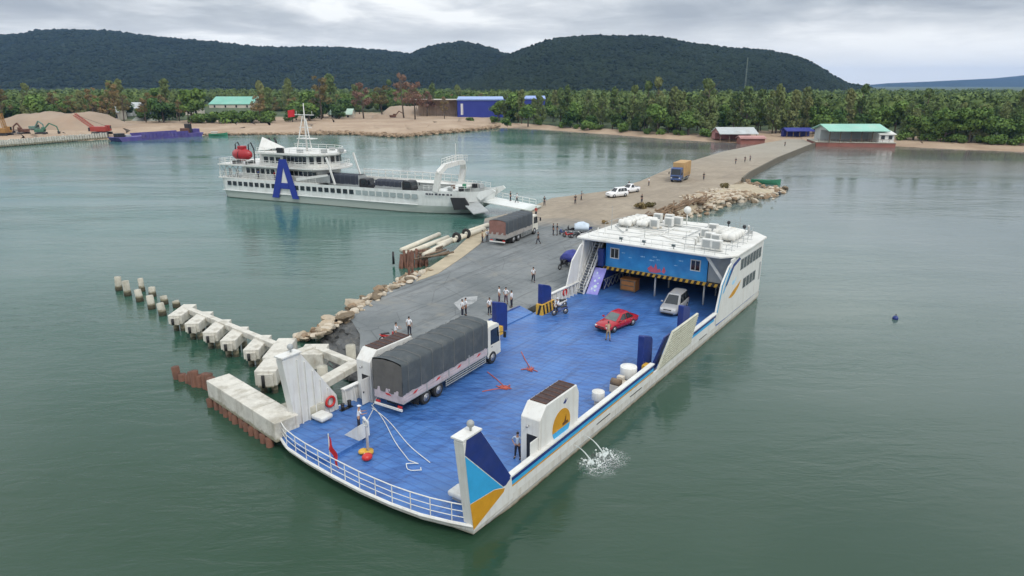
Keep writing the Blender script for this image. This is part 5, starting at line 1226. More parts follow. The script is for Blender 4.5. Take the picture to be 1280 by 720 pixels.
# lifeboat, davits, funnels, white canopy, flag
lo_ = MB(); lo_.smooth = True; rings = []
for f in np.linspace(0, 1, 14):
    q = max(.14, math.sin(f*math.pi)**.55); x = 3.3 + 5.0*f
    rings.append([(x, 1.5 + 1.25*q*math.cos(t), 8.55 + (1.15*q if math.sin(t) < 0 else 1.35*q**.6)*math.sin(t)) for t in np.linspace(0, 2*math.pi, 16, endpoint=False)])
lo_.loft(rings); lbo = lo_.build('lifeboat', LBOAT, f2)
MB().box(5.2, 6.6, .9, 2.1, 9.6, 10.35).build('conning_hatch', LBOAT, lbo, .12)
MB().torus((5.8, 1.5, 8.5), 1.3, .06, 'x', 20, 6).build('rubbing_band', BLK, lbo)
mb = MB()
for x in (4.2, 7.6): mb.tube([(x, 2.8, 6.85), (x, 2.9, 9.6), (x, 2.2, 11.0), (x, 1.5, 10.6), (x, 1.5, 9.6)], .12, 6); mb.cb((x, 1.6, 7.15), (.35, 2.4, .7))
mb.build('davit', BLK, f2)
for x in (10.6, 12.0): MB().tube([(x, 4.5, 6.85), (x, 4.5, 11.2), (x-.35, 4.5, 11.8)], .22, 10).build('exhaust_pipe', BLK, f2)
MB().box(9.2, 14.0, 2.6, 8.0, 6.85, 9.0).build('engine_casing', WHT, f2)
c0 = [(14.2, 1.6, 9.5), (14.2, 6.5, 9.5), (14.0, 4.0, 12.4), (21.0, 3.6, 10.2)]
MB().add([(9.9, 1.6, 9.55), (9.9, 5.6, 9.55), (9.6, 3.4, 12.1), (15.2, 3.4, 10.2), (10.0, 3.4, 9.6)], [(0, 2, 3), (1, 3, 2), (0, 1, 2), (0, 3, 4), (1, 4, 3)]).build('canopy', WHT, f2)
MB().cb((16.8, .2, 9.95), (1.5, .5, 1.0)).build('loudspeaker', BLK, f2, .03)
for x, y in ((20, 2), (22.5, 8.5), (24.5, 3.5), (26.5, 6)): MB().cb((x, y, 9.85), (1.0, .8, .7)).build('roof_locker', GREYP, f2, .04)
# tripod mast with crosstrees and flag
mb = MB(); mt = Vector((22.9, 5.6, 18.6))
mb.tube([(22.9, 5.6, 9.5), tuple(mt)], [.2, .07], 8); mb.tube([(21.2, 4.6, 9.5), (22.6, 5.4, 16.2)], .1, 6); mb.tube([(24.6, 5.0, 9.5), (23.3, 5.5, 15.6)], .1, 6); mb.tube([(22.6, 7.4, 9.5), (22.8, 5.8, 15.8)], .1, 6)
ms = mb.build('mast', WHT, f2); ms.location.x = -4.2
MB().beam((21.4, 5.6, 14.0), (24.4, 5.6, 14.0), .14).build('crosstree', WHT, ms); MB().box(21.4, 24.9, 4.6, 6.6, 11.8, 11.95).build('mast_platform', WHT, ms)
mb = MB(); mb.beam((20.6, 5.6, 16.4), (25.2, 5.6, 16.4), .14)
for x in (21.0, 24.8): mb.beam((x, 5.6, 16.38), (x, 5.6, 17.1), .06)
mb.build('crosstree', WHT, ms); MB().beam((22.2, 4.4, 12.5), (25.0, 4.2, 12.5), .2, .15).build('radar', WHT, ms)
mb = MB(); mb.smooth = True
mb.loft([[(20.6 - f*1.7, 5.6 + .12*math.sin(f*6), 17.4 - z - .25*f) for f in np.linspace(0, 1, 7)] for z in np.linspace(0, 1.35, 4)], False); mb.build('flag', FLAGR, ms)
# fore ship: far side rail on tall bulwark, gantry arch, bow gear
mb = MB(); mb.prism([(28, BM, DK-.1), (44, BM, DK-.1), (55.5, BM-2.2, DK+.1), (55.5, BM-2.2, DK+.8), (44, BM, DK+.5), (28, BM, DK+.5)], (0, -.15, 0)); mb.build('bulwark', WHT, f2)
rail('railing', resample([(28, BM-.1, DK+.5), (44, BM-.1, DK+.5), (50, BM-1.1, DK+.5)], 1.7), 1.35, f2, WHT, (1, .5), r=.06)
rail('railing', resample([(48.0, .55, DK+.1), (51, .8, DK+.15), (56.5, 2.2, DK+.2)], 1.1), .9, f2, WHT, (1, .6), r=.035)
rail('railing', resample([(50, BM-1.0, DK+.15), (57.5, BM-3.0, DK+.2)], 1.1), .9, f2, WHT, (1, .6), r=.035)
mb = MB(); mb.slab([(49.6, .9), (53, 1.2), (53, BM-1.2), (49.6, BM-.9)], DK-.1, DK+.12); mb.build('fore_deck', HULLG, f2)
gp = [(50.3, .9, DK), (51.0, 1.0, 7.3), (51.5, 2.2, 8.35), (51.8, BM/2, 8.55), (51.5, BM-2.2, 8.35), (51.0, BM-1.0, 7.3), (50.3, BM-.9, DK)]
mb = MB()
for a, b in zip(gp, gp[1:]): mb.beam(a, b, 1.0, .75)
for p in gp[1:-1]: mb.ball(p, .47, 10, 6)
ga_ = mb.build('gantry', WHT, f2)
rail('gantry_railing', resample([(51.2, 1.6, 8.5), (51.5, BM/2, 8.85), (51.2, BM-1.6, 8.5)], .9), 1.1, ga_, WHT, (1, .6), r=.04)
rail('gantry_railing', resample([(52.1, 1.6, 8.5), (52.4, BM/2, 8.85), (52.1, BM-1.6, 8.5)], .9), 1.1, ga_, WHT, (1, .6), r=.04)
MB().tube([(51.9, BM/2, 8.7), (51.9, BM/2, 12.0)], .06, 6).build('light_mast', WHT, ga_)
for i, (x, y) in enumerate(((52.6, 2.0), (54.2, 3.0), (52.9, 6.8), (54.5, 7.8), (55.6, 8.2), (51.8, 4.5))): MB().cb((x, y, DK+.4), (.8, .7, .75), i).build('deck_gear', [GREYP, BLK, GREENP, BLK, GREYP, RUST][i], f2, .05)
MB().prism([(54.0, .96, 1.0), (57.0, 1.75, 1.2), (55.8, 1.45, 3.15), (53.3, .98, 3.1)], (0, -.35, 0)).build('anchor_pocket', BLK, f2)
LET = mat('letter_dark', (.06, .06, .08), .6)
for i, (x, w_) in enumerate(((50.0, .5), (50.7, .35), (51.2, .3), (51.8, .5), (52.5, .4), (53.1, .5), (53.9, .5), (54.6, .3))):
    yy = .62 + max(0, x-51)*.19 - .1; MB().box(x-1.4, x-1.4+w_, yy-.32, yy-.26, 3.42, 3.72).build('hull_lettering', LET, f2)
# open bow jaws and ramps
for s, y in ((1, 2.6), (-1, BM-2.6)): MB().prism([(56.8, y, 3.9), (60.2, y + s*.6, 4.7), (60.7, y+s*.7, 4.3), (58.2, y+s*.1, 2.6)], (0, s*.25, 0)).build('bow_door', HULLG, f2)
def P2(x, y, z): return (x, y, z)
MB().prism([(57.5, 3.2, 2.35), (67.0, 4.2, 1.12), (67.0, 9.4, 1.12), (57.5, 8.6, 2.35)], (0, 0, .16)).build('bow_ramp', HULLG, f2)
rail('ramp_railing', resample([(58.5, 8.5, 2.4), (66.0, 9.2, 1.35)], 1.2), 1.0, f2, WHT, (1, .5), r=.04)
MB().prism([(55.2, 1.8, 1.9), (57.4, 3.1, 2.3), (60.8, .4, 1.2), (58.8, -1.4, .9)], (0, 0, .18)).build('side_flap', GREYP, f2)
# dark trucks on its open deck
def inf2(x, y, z=0): v = Vector((x, y, z)); c, s_ = math.cos(GA), math.sin(GA); return Vector((G0.x + x*c - y*s_, G0.y + x*s_ + y*c, z))
TD = mat('tarp_dark_navy', (.028, .034, .05), .8, .15, 1)
o = truck('truck with dark navy cover on the passenger ferry deck under the bridge', 9.2, BLK, GREYP, TD, TD, 3.4, marks=False); o.location = inf2(25.6, 3.8, 2.35); o.rotation_euler.z = GA
o = truck('dark truck on the passenger ferry deck ahead of the navy covered one', 7.8, BLK, GREYP, TD, TD, 2.7, marks=False); o.location = inf2(36.2, 4.2, 2.35); o.rotation_euler.z = GA
o = car('parked_car', 'white car on the passenger ferry deck between two dark trucks and the rail', 'car', WCAR, 4.5, 1.8, 1.6, 'suv'); o.location = inf2(34.2, 7.4, 2.35); o.rotation_euler.z = GA
for (x, y, c, lab) in ((4.5, 1.0, 'dark', 'left one of two passengers on the promenade rail under the red lifeboat'), (10.0, .9, 'blue', 'passenger in blue at the promenade rail behind the passenger ferry windows'), (14.4, .7, 'red', 'passenger in red at the promenade rail left of the letter A'), (2.6, 1.0, 'grey', 'passenger in grey by the crossed braces at the stern of the far ferry')):
    person(inf2(x, y, DK+.2), GA - 1.4, 'stand', c, 'navy', lab)
person(inf2(62.8, 7.9, 1.82), GA+.4, 'walk', 'white', 'navy', 'person in white walking down the passenger ferry ramp'); person(inf2(61.5, 8.1, 2.0), GA, 'stand', 'dark', 'navy', 'person in dark clothes at the railing of the passenger ferry ramp')

# ------------------------------------------------------------------ mooring dolphins and old piles left of the apron
pl = [(149, 346, 363), (160, 351, 369.5), (178, 348, 364), (175, 362, 376.5), (191, 359, 370.5), (190, 369.5, 386), (206, 370, 380), (203.5, 379, 394), (221, 376, 384)]
plab = ['outermost leaning concrete pile of the row in open water', 'second concrete pile of the row counted from open water', 'tall thin concrete pile standing in the back row', 'short thick concrete pile in front of the tall thin one', 'tilted concrete pile between the tall thin pile and the dolphins', 'stained concrete pile in the front row nearest the middle', 'thin concrete pile just behind the last front row pile', 'last front row concrete pile before the dolphin caps', 'small concrete pile peeping over the first dolphin cap']
for (x, y0, y1), lb in zip(pl, plab):
    b = at(x, y1, 0); h = max(.6, topz(b, y0)); r_ = .36 if y1 > 368 or x < 170 else .3
    mb = MB(); dx = random.uniform(-.12, .12)
    mb.tube([(b.x-dx, b.y, -1.5), (b.x, b.y, .35), (b.x+dx, b.y, h)], [r_, r_, r_*.95], 10)
    o = mb.build('concrete_pile', CONCD); tag(o, lb, 'pile', 'old piles in the water')
    MB().cyl((b.x, b.y, -.2), r_+.02, .65, 10).build('tide_mark', mat('weed', (.05, .045, .025), .9, .3, 3), o)
caps = [(228, 387, 'furthest out'), (249, 396.5, 'second furthest out'), (271.5, 407, 'third from open water'), (293.5, 416.5, 'fourth from open water'), (322, 427.5, 'fifth from open water, the last of the small ones')]
def dolphin(px, py, L, W, H, zt, ang, label, legs=True):
    c = at(px, py, zt); root = empty('mooring_dolphin', (c.x, c.y, 0), ang, label, 'dolphin', 'concrete mooring dolphins')
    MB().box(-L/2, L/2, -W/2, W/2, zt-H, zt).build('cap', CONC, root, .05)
    if legs:
        MB().box(-L/2-.16, -L/2, -W/2+.22, W/2-.22, zt-H-.05, zt-.2).build('fender_block', CONC, root, .03)
        MB().cyl((-L/2-.24, .12, zt-H+.02), .12, H-.3, 10).build('rubber_fender', RUB, root)
    for x in (-L*.3, L*.3):
        for y in (-W*.25, W*.25): MB().cyl((x, y, -2), .24, zt-H+2, 10).build('pile', CONCD, root)
    return root
ang = yaw(at(225, 393, 1.7), at(240, 382, 1.7))
for x, y, q in caps: dolphin(x, y, 3.4, 1.25, .85, 1.7, ang, 'white concrete dolphin cap on piles, %s' % q)
dolphin(350, 434, 4.2, 1.5, 1.1, 1.95, ang, 'larger concrete dolphin cap between the five small ones and the square block')
dolphin(338, 455, 2.6, 1.6, 1.2, 1.95, ang, 'concrete dolphin cap in front of the larger one, with dark fender')
dolphin(392, 436, 2.2, 1.9, 1.3, 2.15, ang, 'square concrete block with beams on two sides next to the dark rubble slope', False)
def cbeam(name, a, b, wd, h, label, cat='beam', m=CONC, group=None):
    mb = MB().beam(a, b, wd, h); o = mb.build(name, m, None, .04); return tag(o, label, cat, group)
cbeam('concrete_beam', at(232, 386, 1.5), at(345, 432, 1.7), .55, .5, 'long thin concrete walkway beam joining the row of small dolphin caps')
cbeam('concrete_beam', at(361, 447, 1.9), at(392, 436, 2.0), .75, .6, 'concrete beam from the square block down to the front dolphin cap')
cbeam('concrete_beam', at(398, 438, 2.0), at(447, 458, 2.0), .6, .6, 'concrete beam from the square block towards the vent housing of the ferry')
cbeam('concrete_beam', at(445, 455, 2.1), at(398, 482, 2.1), 1.0, .5, 'broad white topped concrete beam close behind the ferry bulwark')
for p, lb in ((at(440, 459, 0), 'concrete pile under the end of the broad beam'), (at(405, 487, 0), 'concrete pile under the middle of the broad beam')):
    tag(MB().cyl((p.x, p.y, -2), .4, 3.9, 12).build('concrete_pile', CONCD), lb, 'pile')
# long concrete wall block on rusty sheet piles
bA, bB = at(272, 470, 2.0), at(352, 519, 2.0); bd = (bB-bA).normalized(); bn = Vector((-bd.y, bd.x, 0))
root = empty('quay_block', (bA.x, bA.y, 0), yaw(bA, bB), 'long weathered concrete quay block on rusty piles beside the ferry bow', 'quay block')
BLn = (bB-bA).length
MB().box(0, BLn+.6, -.85, .85, .6, 1.95).build('cap', CONC, root, .06)
mb = MB()
for i in range(3): x = BLn*(i+1)/4; mb.box(x, x+.05, -.855, .855, .55, 1.955)
mb.build('joint', CONCD, root)
for i in range(12):
    x = .3 + i*(BLn/12); MB().tube([(x, -.75, -2), (x+random.uniform(-.12, .12), -.74+random.uniform(-.15, .1), .6)], .26, 8).build('sheet_pile', RUST, root)
MB().box(BLn-1.7, BLn+.2, .855, 3.0, .9, 1.9).build('end_wall', CONCD, root, .05)
rlab = 'rusty red brown pipe pile of the short row at the quay block end'
for i in range(9):
    f = i/8; p = at(225 + 42*f, 473 + 17*f, 0); q = Vector((random.uniform(-.2, .2), random.uniform(-.2, .2), 0)); h = random.uniform(.5, 1.35)
    tag(MB().tube([p+q+Vector((0, 0, -2)), p+q+Vector((random.uniform(-.15, .15), random.uniform(-.1, .1), h))], .3, 9).build('rusty_pile', RUST), rlab, 'pile', 'row of rusty pipe piles')

# ------------------------------------------------------------------ rocks, timber and pipes along the pier edges
ROCKP = mat('bleached_rock', (.52, .46, .37), .9, .25, .9, dirt=(.22, .17, .11), damt=.7, dscale=.9, bump=.6, bscale=3); ROCKT = mat('tan_rock', (.27, .19, .12), .9, .35, .9, dirt=(.09, .065, .04), damt=.8, dscale=.8, bump=.6, bscale=3)
rocks = []
for k in range(6):
    b = bmesh.new(); bmesh.ops.create_icosphere(b, subdivisions=2, radius=1)
    rr = np.random.default_rng(k+40); ax = rr.normal(size=(13, 3)); ax /= np.linalg.norm(ax, axis=1)[:, None]; dd_ = rr.uniform(.42, .85, 13)
    for v in b.verts:
        p = np.array(v.co)
        for a_x, d_ in zip(ax, dd_):
            e = p @ a_x
            if e > d_: p = p - a_x*(e-d_)*.92
        p = p*np.array([1.25, .9, .7])*(1+rr.uniform(-.05, .05)); v.co = p
    me = bpy.data.meshes.new('boulder'); b.to_mesh(me); b.free(); me.materials.append([ROCK, ROCKP, ROCKT, ROCKP, ROCKT, ROCKD][k]); rocks.append(me)
def rock(p, s_, lab, grp, k=None):
    o = bpy.data.objects.new('boulder', rocks[random.randrange(6) if k is None else k]); col.objects.link(o); o.location = p
    o.rotation_euler = (random.uniform(-.5, .5), random.uniform(-.5, .5), random.uniform(0, 6.3)); o.scale = (s_*random.uniform(.8, 1.25), s_*random.uniform(.8, 1.2), s_*random.uniform(.8, 1.1))
    return tag(o, lab, 'boulder', grp)
LR = 'pale brown boulder in the rock edging along the left side of the pier apron'
edgeL = [(398, 420), (412, 410), (437, 397), (455, 384), (472, 372), (500, 358), (517, 349), (535, 337)]
for i in range(130):
    u = random.random()**.9*(len(edgeL)-1); k = min(int(u), len(edgeL)-2); f = u-k
    q = random.random(); x = edgeL[k][0]+(edgeL[k+1][0]-edgeL[k][0])*f; y = edgeL[k][1]+(edgeL[k+1][1]-edgeL[k][1])*f
    p = at(x + random.uniform(-3, 6), y + random.uniform(-2, 3), QZ); out_ = Vector((-.8, .35, 0))*q*3.2
    rock(p + out_ + Vector((0, 0, .18 - q*1.0)), random.choice([.28, .35, .4, .5, .58, .7])*random.uniform(.8, 1.2), LR, 'rocks along the left pier edge')
for x, y, s_ in ((441, 380, 1.15), (505, 352, .9), (412, 400, .9)): rock(at(x, y, .8), s_, LR, 'rocks along the left pier edge', 0)
RR_ = 'brown boulder in the rock heap on the right side of the causeway'
for i in range(90):
    u = random.random(); x = 798 + 100*u; y = 280 - 33*u
    q = random.random(); rock(at(x + random.uniform(-5, 6), y + random.uniform(-8, 4), .6) + Vector((.9, -.5, 0))*q*2.0 + Vector((0, 0, .45 - q*1.0)), random.choice([.35, .45, .6, .8, 1.1]), RR_, 'rocks on the right of the causeway', random.choice([0, 1, 4, 5, 5]))
for i in range(74):
    a = random.uniform(0, 1); x, y = [(905, 256), (935, 251), (962, 246), (973, 239), (950, 233), (925, 229)][min(5, int(a*6))]
    rock(at(x + random.uniform(-14, 10), y + random.uniform(-4, 2), .15), random.uniform(.4, 1.1), RR_, 'rocks on the right of the causeway')
spc = sum((Vector(p) for p in sp_out), Vector())/len(sp_out)
mb = MB()
for i in range(1500):
    if i >= 620:
        q = random.random(); p = at(random.uniform(832, 968), 0, 0) if False else Vector(sp_out[random.randrange(len(sp_out))]).lerp(spc, random.random()**.7) + Vector((random.gauss(0, 1.6), random.gauss(0, 1.6), 0)); f = max(0, 1-(p-spc).length/16); p.z = .15 + .95*min(1, f*2.2)
    elif i < 380:
        u = random.random()*(len(edgeL)-1); k = min(int(u), len(edgeL)-2); f = u-k; q = random.random(); p = at(edgeL[k][0]+(edgeL[k+1][0]-edgeL[k][0])*f + random.uniform(-2, 7), edgeL[k][1]+(edgeL[k+1][1]-edgeL[k][1])*f, QZ) + Vector((-.8, .35, 0))*q*3.4 + Vector((0, 0, .05 - q*1.0))
    else:
        u = random.random(); q = random.random(); p = at(798 + 100*u + random.uniform(-6, 6), 280 - 33*u + random.uniform(-8, 4), .6) + Vector((.9, -.5, 0))*q*2.2 + Vector((0, 0, .4 - q*1.0))
    r_ = random.uniform(.1, .28)*(1.7 if i >= 620 else 1); mb.use(random.randrange(3)).ball(tuple(p), (r_*1.3, r_, r_*.8), 6, 4, .35)
mb.sm = [False]*len(mb.sm); tag(mb.build('gravel', [ROCK, ROCKP, ROCKT]), kind='stuff')
LG = mat('driftwood', (.19, .125, .075), .9, .25, 1.5, dirt=(.1, .07, .045), damt=.6)
for i in range(46):
    u = random.random(); x = 808 + 78*u; y = 270 - 21*u; p = at(x, y + random.uniform(-5, 3), 1.7); th = random.uniform(.2, 1.6); L = random.uniform(1.5, 3.6)
    d = Vector((math.cos(th), math.sin(th), random.uniform(-.15, .5)))*L
    tag(MB().tube([p - d*.4, p + d*.6], [.18, .12], 7).build('timber_log', LG), 'weathered brown timber log lying in the rock heap right of the causeway', 'log', 'logs in the right rock heap')
# rusty pole stack at the left edge
for i in range(22):
    f = i/21; b = at(500 + 33*f + random.uniform(-1.5, 1.5), 336 - 3*f + random.uniform(-2, 2), .0); b.z = -.6; tp = at(500 + 34*f, 318 - 4*f, 1.5)
    tag(MB().tube([b, tp + Vector((random.uniform(-.2, .2), random.uniform(-.2, .2), random.uniform(-.2, .5)))], .17, 7).build('rusty_pole', RUST), 'dark rusty pole of the leaning bundle at the left pier edge', 'pole', 'bundle of rusty poles')
for i in range(9):
    p = at(random.uniform(520, 545), random.uniform(312, 320), 1.4); d = Vector((random.uniform(.4, 1), random.uniform(.3, 1), random.uniform(-.1, .15))).normalized()*random.uniform(1.5, 2.6)
    tag(MB().tube([p-d, p+d], .13, 7).build('timber_log', WOOD), 'brown timber lying across the rusty pole bundle at the left pier edge', 'log', 'timber on the rusty bundle')
pw = [((502, 313), (549, 293), 'longest pale concrete pipe lying at the water edge of the apron'), ((508, 317), (560, 297), 'second pale concrete pipe lying beside the longest one'), ((530, 319), (566, 300), 'pale concrete pipe lying nearest to the sand shoulder'), ((548, 306), (590, 290), 'pale concrete pipe in the middle of the row of pipes'), ((566, 301), (605, 286), 'pale concrete pipe reaching the two tyres'), ((584, 290), (610, 281), 'last pale concrete pipe before the apron truck')]
for a, b, lb in pw:
    tag(MB().tube([at(*a, 1.35), at(*b, 1.35)], .35, 12).build('concrete_pipe', PIPEW), lb, 'pipe')
for x, y, lb in ((571, 303, 'black tyre hung at the pipe end, left of the pair'), (583, 298, 'black tyre at the pipes, right of the pair')):
    p = at(x, y, QZ); o = empty('tyre', (p.x, p.y, QZ), R(62), lb, 'tyre'); MB().torus((0, 0, .72), .52, .22, 'x', 22, 10).build('tread', RUB, o); MB().torus((0, 0, .72), .33, .06, 'x', 22, 6).build('inner_bead', GREYP, o)
for i, (x, y) in enumerate(((492, 330), (516, 349), (512, 356))):
    tag(MB().cyl(tuple(at(x, y, QZ-.8)), .16, random.uniform(1.6, 2.2), 8, .13).build('mooring_post', [BLK, RUST, RUST][i]), ['black mooring post standing left of the rusty pole bundle', 'rusty post in the rocks below the pole bundle', 'leaning rusty post at the rock edge of the apron'][i], 'post')
p = at(967, 272, .0); 
# green fishing boat at the rock spit, marker buoy in the open water
def hullboat(name, loc_, rz, L, W, H, m, label, cab=None, cat='boat'):
    root = empty(name, loc_, rz, label, cat); mb = MB(); rings = []
    for f in np.linspace(0, 1, 9):
        q = min(1, .45 + f*1.6) if f < .4 else math.cos((f-.4)/.6*math.pi/2)**.6 if f < 1 else .03
        x = (f-.5)*L; zt = H*(1 + .5*max(0, f-.5)**2*4); w_ = W/2*max(.03, q)
        rings.append([(x, -w_, zt), (x, -w_*.85, zt*.4), (x, -w_*.4, -.25), (x, w_*.4, -.25), (x, w_*.85, zt*.4), (x, w_, zt), (x, w_*.85, zt-.02), (x, w_*.7, zt*.5), (x, -w_*.7, zt*.5), (x, -w_*.85, zt-.02)])
    mb.loft(rings); mb.build('hull', m, root)
    for x in (-.2, .15): MB().box(L*x, L*x+.25, -W*.42, W*.42, H*.75, H*.82).build('thwart', WOOD, root)
    if cab: MB().box(-L*.35, -L*.05, -W*.3, W*.3, H*.5, H*.5+1.3).build('cabin', cab, root, .05); MB().box(-L*.37, -L*.02, -W*.36, W*.36, H*.5+1.3, H*.5+1.4).build('cabin_roof', WHT, root)
    return root
hullboat('fishing_boat', at(957, 230, 0), R(-30), 6.5, 1.9, .9, GREENP, 'green wooden fishing boat beside the rock spit')
o = empty('marker_buoy', at(1119, 399, 0), 0, 'small dark blue buoy floating alone in the open water on the right', 'buoy'); MB().ball((0, 0, .1), .27, 14, 9).build('float', NAVY, o); MB().torus((0, 0, .42), .09, .025, 'y', 10, 5).build('ring', BLK, o)
o = empty('marker_buoy', at(974, 243, 0), 0, 'small dark float in the water off the rock spit', 'buoy'); MB().ball((0, 0, .15), .4, 12, 8).build('float', BLK, o); MB().torus((0, 0, .58), .09, .03, 'y', 10, 5).build('ring', BLK, o)
# ------------------------------------------------------------------ shore: sheet wall, barge, machines, buildings
def gp_(px, py): return at(px, py, 1.6)
nP = 46
for i in range(nP):
    f = i/(nP-1); x = -4 + 140*f; y = 184.5 - 11.2*f
    p = at(x, y, 0); o = MB().cb((p.x, p.y - 1.5, .85), (.5, .8, 3.5 + random.uniform(-.3, .3)), .1).build('wall_pile', CONC)
    tag(o, 'pale concrete pile of the long shore wall at the far left', 'pile', 'piles of the left shore wall')
a_, b_ = at(-5, 184.6, 0), at(137, 173.2, 0); q_ = Vector((0, -.5, 0))
tag(MB().prism([a_+q_+Vector((0, -.55, -1)), b_+q_+Vector((0, -.55, -1)), b_+q_+Vector((0, .3, -1)), a_+q_+Vector((0, .3, -1))], (0, 0, 3.0)).build('dark_backing', mat('backing_dark_brown', (.07, .06, .05), .9, .3, .3)), 'dark slab added behind the pale piles of the left shore', 'wall')  # slab added so the gaps between the piles come out dark
def heap(name, px0, px1, pyb, pyt, depth, m, label, rough=.15):
    a, b = gp_(px0, pyb), gp_(px1, pyb); ht = topz(a, pyt) - 1.6; mb = MB(); mb.smooth = True; rings = []
    n = 40
    for j in range(9):
        v = j/8; ring = []
        for i in range(n+1):
            u = i/n; q = a.lerp(b, u); e = min(1, 5*min(u, 1-u))**.7
            h = ht*math.sin(math.pi*min(1, v*1.0))**.75*e*(1 + rough*math.sin(u*19)*.6 + rough*random.uniform(-.5, .5))
            ring.append((q.x, q.y + v*depth, 1.5 + max(0, h)))
        rings.append(ring)
    mb.loft(rings, False); return tag(mb.build(name, m), label, 'heap')
SANDH = mat('heap_sand', (.31, .235, .17), .95, .12, .08, dirt=(.30, .19, .12), damt=.5, dscale=.06)
heap('sand_heap', -40, 118, 164, 143.5, 45, SANDH, 'very long orange brown sand heap on the left shore')
heap('gravel_heap', 160, 196, 153, 144, 14, mat('heap_gravel', (.30, .31, .27), .95, .1, .2), 'small grey gravel heap by the white huts')
heap('sand_heap', 462, 488, 150, 143, 8, SANDH, 'small brown sand heap under the bare trees')
heap('sand_heap', 468, 528, 147, 134, 60, SANDH, 'broad sand heap rising behind the reddish bare trees', .05)
# purple flat barge
A, B = at(142, 177, 0), at(248, 169.5, 0); L = (B-A).length
root = empty('barge', A, yaw(A, B), 'long flat purple barge moored along the left shore', 'barge')
mb = MB(); mb.prism([(0, -4, 1.6), (1.5, -4, -.4), (L-1.5, -4, -.4), (L, -4, 1.6)], (0, 8, 0)); mb.build('hull', PURPLE, root)
mb = MB()
for y in (-4.05, 3.9): mb.box(L*.25, L*.8, y, y+.15, 1.6, 2.7)
for i in range(14): mb.box(L*.25+i*L*.042, L*.25+i*L*.042+.2, -4.2, -4.05, .6, 2.7)
mb.build('coaming', PURPLE, root)
for i, (x, w_, h) in enumerate(((.03, 3, 1.5), (.12, 2.2, .8), (.80, 3, 2.0), (.86, 1.6, 3.8), (.91, 3.4, 1.6))): MB().cb((x*L+w_/2, 0, 1.6+h/2), (w_, 3.0, h)).build('deck_gear', [BLK, GREYP, RUST, BLK, PURPLE][i], root, .1)
MB().beam((.86*L+.8, 0, 3), (.93*L, 0, 6.2), .35).build('derrick', RUST, root)
hullboat('small_boat', at(273, 170, 0), R(10), 8, 2.2, 1.1, GREENP, 'small greenish boat floating at the right end of the purple barge', CREAM)
hullboat('small_boat', gp_(68, 162), R(15), 15, 4.2, 2.2, mat('boat_brown', (.18, .12, .1), .7), 'white roofed wooden boat hauled out in front of the long sand heap', WHT)
def lattice(mb, a, b, w_, n, r_):
    a, b = Vector(a), Vector(b); d = (b-a).normalized(); s_ = d.cross(Vector((0, 1, 0)) if abs(d.y) < .9 else Vector((1, 0, 0))).normalized()*w_/2; t_ = d.cross(s_.normalized())*w_/2
    cs = [s_+t_, s_-t_, -s_-t_, -s_+t_]
    for c in cs: mb.beam(a+c, b+c, r_)
    for i in range(n):
        p, q = a.lerp(b, i/n), a.lerp(b, (i+1)/n)
        for k in range(4): mb.beam(p+cs[k], q+cs[(k+1) % 4], r_*.7)
def crane(px, py, m, tipx, tipy, label, sc=1.0):
    p = gp_(px, py); root = empty('crawler_crane', p, 0, label, 'crane')
    for y in (-1.8, 1.8): MB().slab([(-3.4, y-.5), (3.4, y-.5), (3.4, y+.5), (-3.4, y+.5)], 0, 1.1).build('track', BLK, root, .25)
    MB().box(-4.0, 2.6, -1.7, 1.7, 1.25, 3.3).build('house', m, root, .15); c = MB().box(1.2, 3.2, .6, 2.0, 1.4, 3.8).build('cab', m, root, .1)
    MB().box(3.2, 3.22, .75, 1.85, 2.4, 3.6).build('window', DGLASS, c)
    MB().box(-4.8, -4.0, -1.6, 1.6, 1.4, 2.9).build('counterweight', BLK, root)
    tx = at(tipx, tipy, 0); k = p.y/at(tipx, 150, 1.6).y; dx = (tipx-px)*p.y/887; dz = topz(p, tipy) - p.z
    mb = MB(); lattice(mb, (2.0*(1 if dx > 0 else -1), 0, 1.6), (dx, 0, dz), 1.1, 14, .16); mb.build('boom', m if sc else RUST, root)
    MB().tube([(-3.0*(1 if dx > 0 else -1), 0, 3.2), (dx, 0, dz)], .06, 5).build('cable', BLK, root)
    return root
crane(3, 170, mat('crane_orange', (.32, .17, .05), .5, .1), 5.5, 142, 'orange crawler crane with upright lattice boom at the far left shore')
crane(128, 168, mat('crane_red', (.33, .045, .03), .5, .1), 97, 143, 'red crawler crane with long slanting boom beside the purple barge')
def digger(px, py, m, label, rz=0):
    root = empty('excavator', gp_(px, py), rz, label, 'excavator')
    for y in (-1.3, 1.3): MB().box(-2.1, 2.1, y-.35, y+.35, 0, .9).build('track', BLK, root, .25)
    MB().box(-2.2, 1.2, -1.3, 1.3, 1.0, 2.3).build('house', m, root, .1); c = MB().box(.2, 1.6, .2, 1.3, 1.1, 3.0).build('cab', m, root, .1); MB().box(1.6, 1.62, .3, 1.2, 1.9, 2.8).build('window', DGLASS, c)
    a = MB().beam((1.0, -.4, 1.8), (3.6, -.4, 4.6), .5).beam((3.6, -.4, 4.6), (6.2, -.4, 3.2), .45).build('boom', m, root); MB().beam((6.2, -.4, 3.2), (6.6, -.4, 1.2), .4).build('stick', m, a)
    MB().prism([(6.2, -.9, 1.3), (7.2, -.9, 1.1), (7.0, -.9, .2), (6.2, -.9, .2)], (0, 1.0, 0)).build('bucket', BLK, a); return root
digger(52, 168, mat('machine_green', (.05, .14, .09), .6), 'green excavator among the machines by the left shore wall', R(20)); digger(30, 168, RUST, 'rust brown excavator left of the green one', R(160)); digger(44, 164, mat('teal_machine', (.12, .2, .17), .6), 'pale teal digger directly before the sand heap', R(-20))
digger(492, 148.5, RUST, 'brown excavator standing under the reddish bare trees', R(30))
